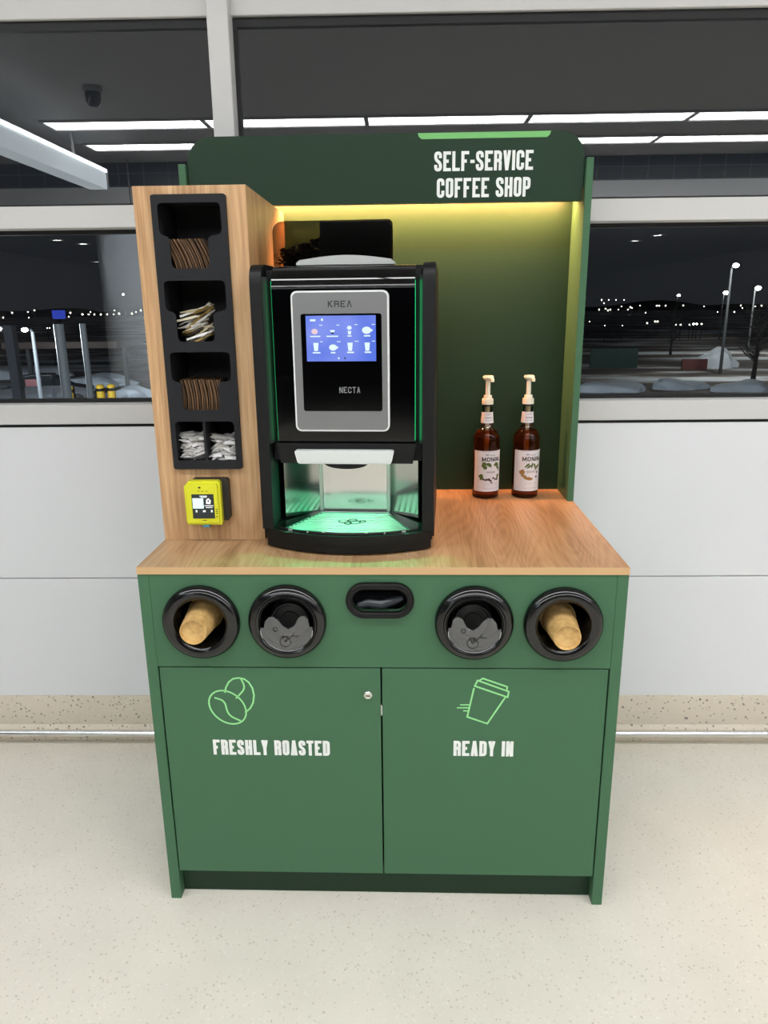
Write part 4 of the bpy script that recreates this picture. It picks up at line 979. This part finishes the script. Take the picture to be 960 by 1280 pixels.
# flat canopy roof, snow heaps, sign, tree, barriers
q = far(92, 430, 45)
t = thing('flat_canopy', 'flat brown canopy roof over the snowy forecourt', 'canopy', (q.x, q.y, GZ)); zc = q.z-GZ
obj('roof_slab', box(NB(), -3.0, 3.2, -2, 2, zc-0.15, zc+0.2, 0.02), mat('canopy_brown', (70, 58, 54), 0.7), t, True)
for x in (-2.6, 2.8): obj('support', box(NB(), x-0.1, x+0.1, -0.1, 0.1, 0, zc-0.15), POLE, t, True)
SN = mat('snow_heap', (206, 216, 226), 0.9)
def heap(px, py, dist, w_, h, lab):
    q = far(px, py, dist); bm = NB(); bmesh.ops.create_icosphere(bm, subdivisions=3, radius=1.0)
    rnd = random.Random(int(px))
    for v in bm.verts:
        k = 1+0.18*math.sin(v.co.x*5+px)+0.12*math.sin(v.co.y*7+v.co.x*3); v.co = Vector((v.co.x*w_*k, v.co.y*w_*0.5*k, max(-0.05, v.co.z*h*k)))
    o = obj('snow_heap', bm, SN); o.location = (q.x, q.y, GZ+0.04); tag(o, lab, 'snow heap', 'snow heaps outside')
heap(120, 470, 50, 3.0, 0.6, 'snow heap behind the yellow bollards'); heap(30, 466, 58, 3.4, 0.7, 'snow heap behind the glaring lamps'); heap(165, 480, 42, 1.6, 0.5, 'snow heap nearest the oak tower')
heap(765, 482, 42, 1.7, 0.45, 'snow bank below the dark green sign board'); heap(845, 478, 44, 1.5, 0.5, 'snow bank in the middle of the right window'); heap(930, 478, 44, 1.5, 0.5, 'snow bank at the right edge of the right window')
heap(893, 458, 60, 1.8, 1.2, 'tall pale snow heap beside the bare tree')
q = far(767, 451, 58)
t = thing('notice_board', 'dark green notice board standing in the snow outside', 'notice board', (q.x, q.y, GZ)); zc = q.z-GZ
obj('board', box(NB(), -1.75, 1.75, -0.05, 0.05, zc-0.85, zc+0.90, 0.01), mat('board_green', (20, 52, 48), 0.5), t, True)
for x in (-1.5, 1.5): obj('leg', box(NB(), x-0.06, x+0.06, 0.052, 0.14, 0, zc+0.8), POLE, t, True)
q = far(868, 455, 58)
t = thing('red_barrier', 'faded red plastic barrier beside the tall snow heap', 'barrier', (q.x, q.y, GZ)); zc = q.z-GZ
obj('board', box(NB(), -0.9, 0.9, -0.1, 0.1, zc-0.5, zc+0.35, 0.02), mat('barrier_red', (96, 56, 54), 0.6), t, True)
for x in (-0.7, 0.7): obj('leg', box(NB(), x-0.06, x+0.06, -0.06, 0.06, 0, zc-0.5), POLE, t, True)
# floodlights added out of view to lift the dark posts and forecourt
for (x, lab) in ((-9.0, 'added floodlight out of view over the left forecourt'), (10.0, 'added floodlight out of view over the right car park')):
    t = thing('added_floodlight', lab, 'floodlight', (x, 1.05, 4.6))
    obj('housing', box(NB(), -0.25, 0.25, -0.05, 0.12, -0.12, 0.12, 0.01), POLE, t, True)
    obj('bracket', box(NB(), -0.04, 0.04, -0.17, -0.05, -0.05, 0.05), POLE, t, True)
    l = bpy.data.lights.new('added_floodlight_beam', 'AREA'); l.shape = 'RECTANGLE'; l.size = 0.45; l.size_y = 0.2; l.energy = 2200; l.color = (0.86, 0.93, 1.0)
    lo = bpy.data.objects.new('added_floodlight_beam', l); COL.objects.link(lo); lo.parent = t; lo.location = (0, 0.14, 0); lo.rotation_euler = (math.radians(76), 0, 0)
for (px, py, d, s, lab) in ((942, 466, 48, 1.0, 'bare dark tree at the right edge of the window'), (836, 462, 75, 0.9, 'thin bare tree in the middle of the right window')):
    q = far(px, py, d); t = thing('bare_tree', lab, 'tree', (q.x, q.y, GZ), 0, 'bare trees'); BARK = mat('bark', (30, 28, 28), 0.9)
    bm = NB(); tube(bm, [(0, 0, 0), (0.05, 0, 1.6*s), (-0.05, 0, 4.2*s)], [0.16*s, 0.11*s, 0.03*s], 8); tk = obj('trunk', bm, BARK, t, True)
    rr = random.Random(px); bm = NB()
    for k in range(46):
        z = rr.uniform(1.2, 3.8)*s; a = rr.uniform(0, 2*PI); l = rr.uniform(.5, 1.3)*s
        tube(bm, [(0, 0, z), (l*.5*math.cos(a), l*.5*math.sin(a), z+l*.35), (l*math.cos(a), l*math.sin(a), z+l*.9)], [0.035*s, 0.022*s, 0.008*s], 5)
    obj('branches', bm, BARK, t, True)
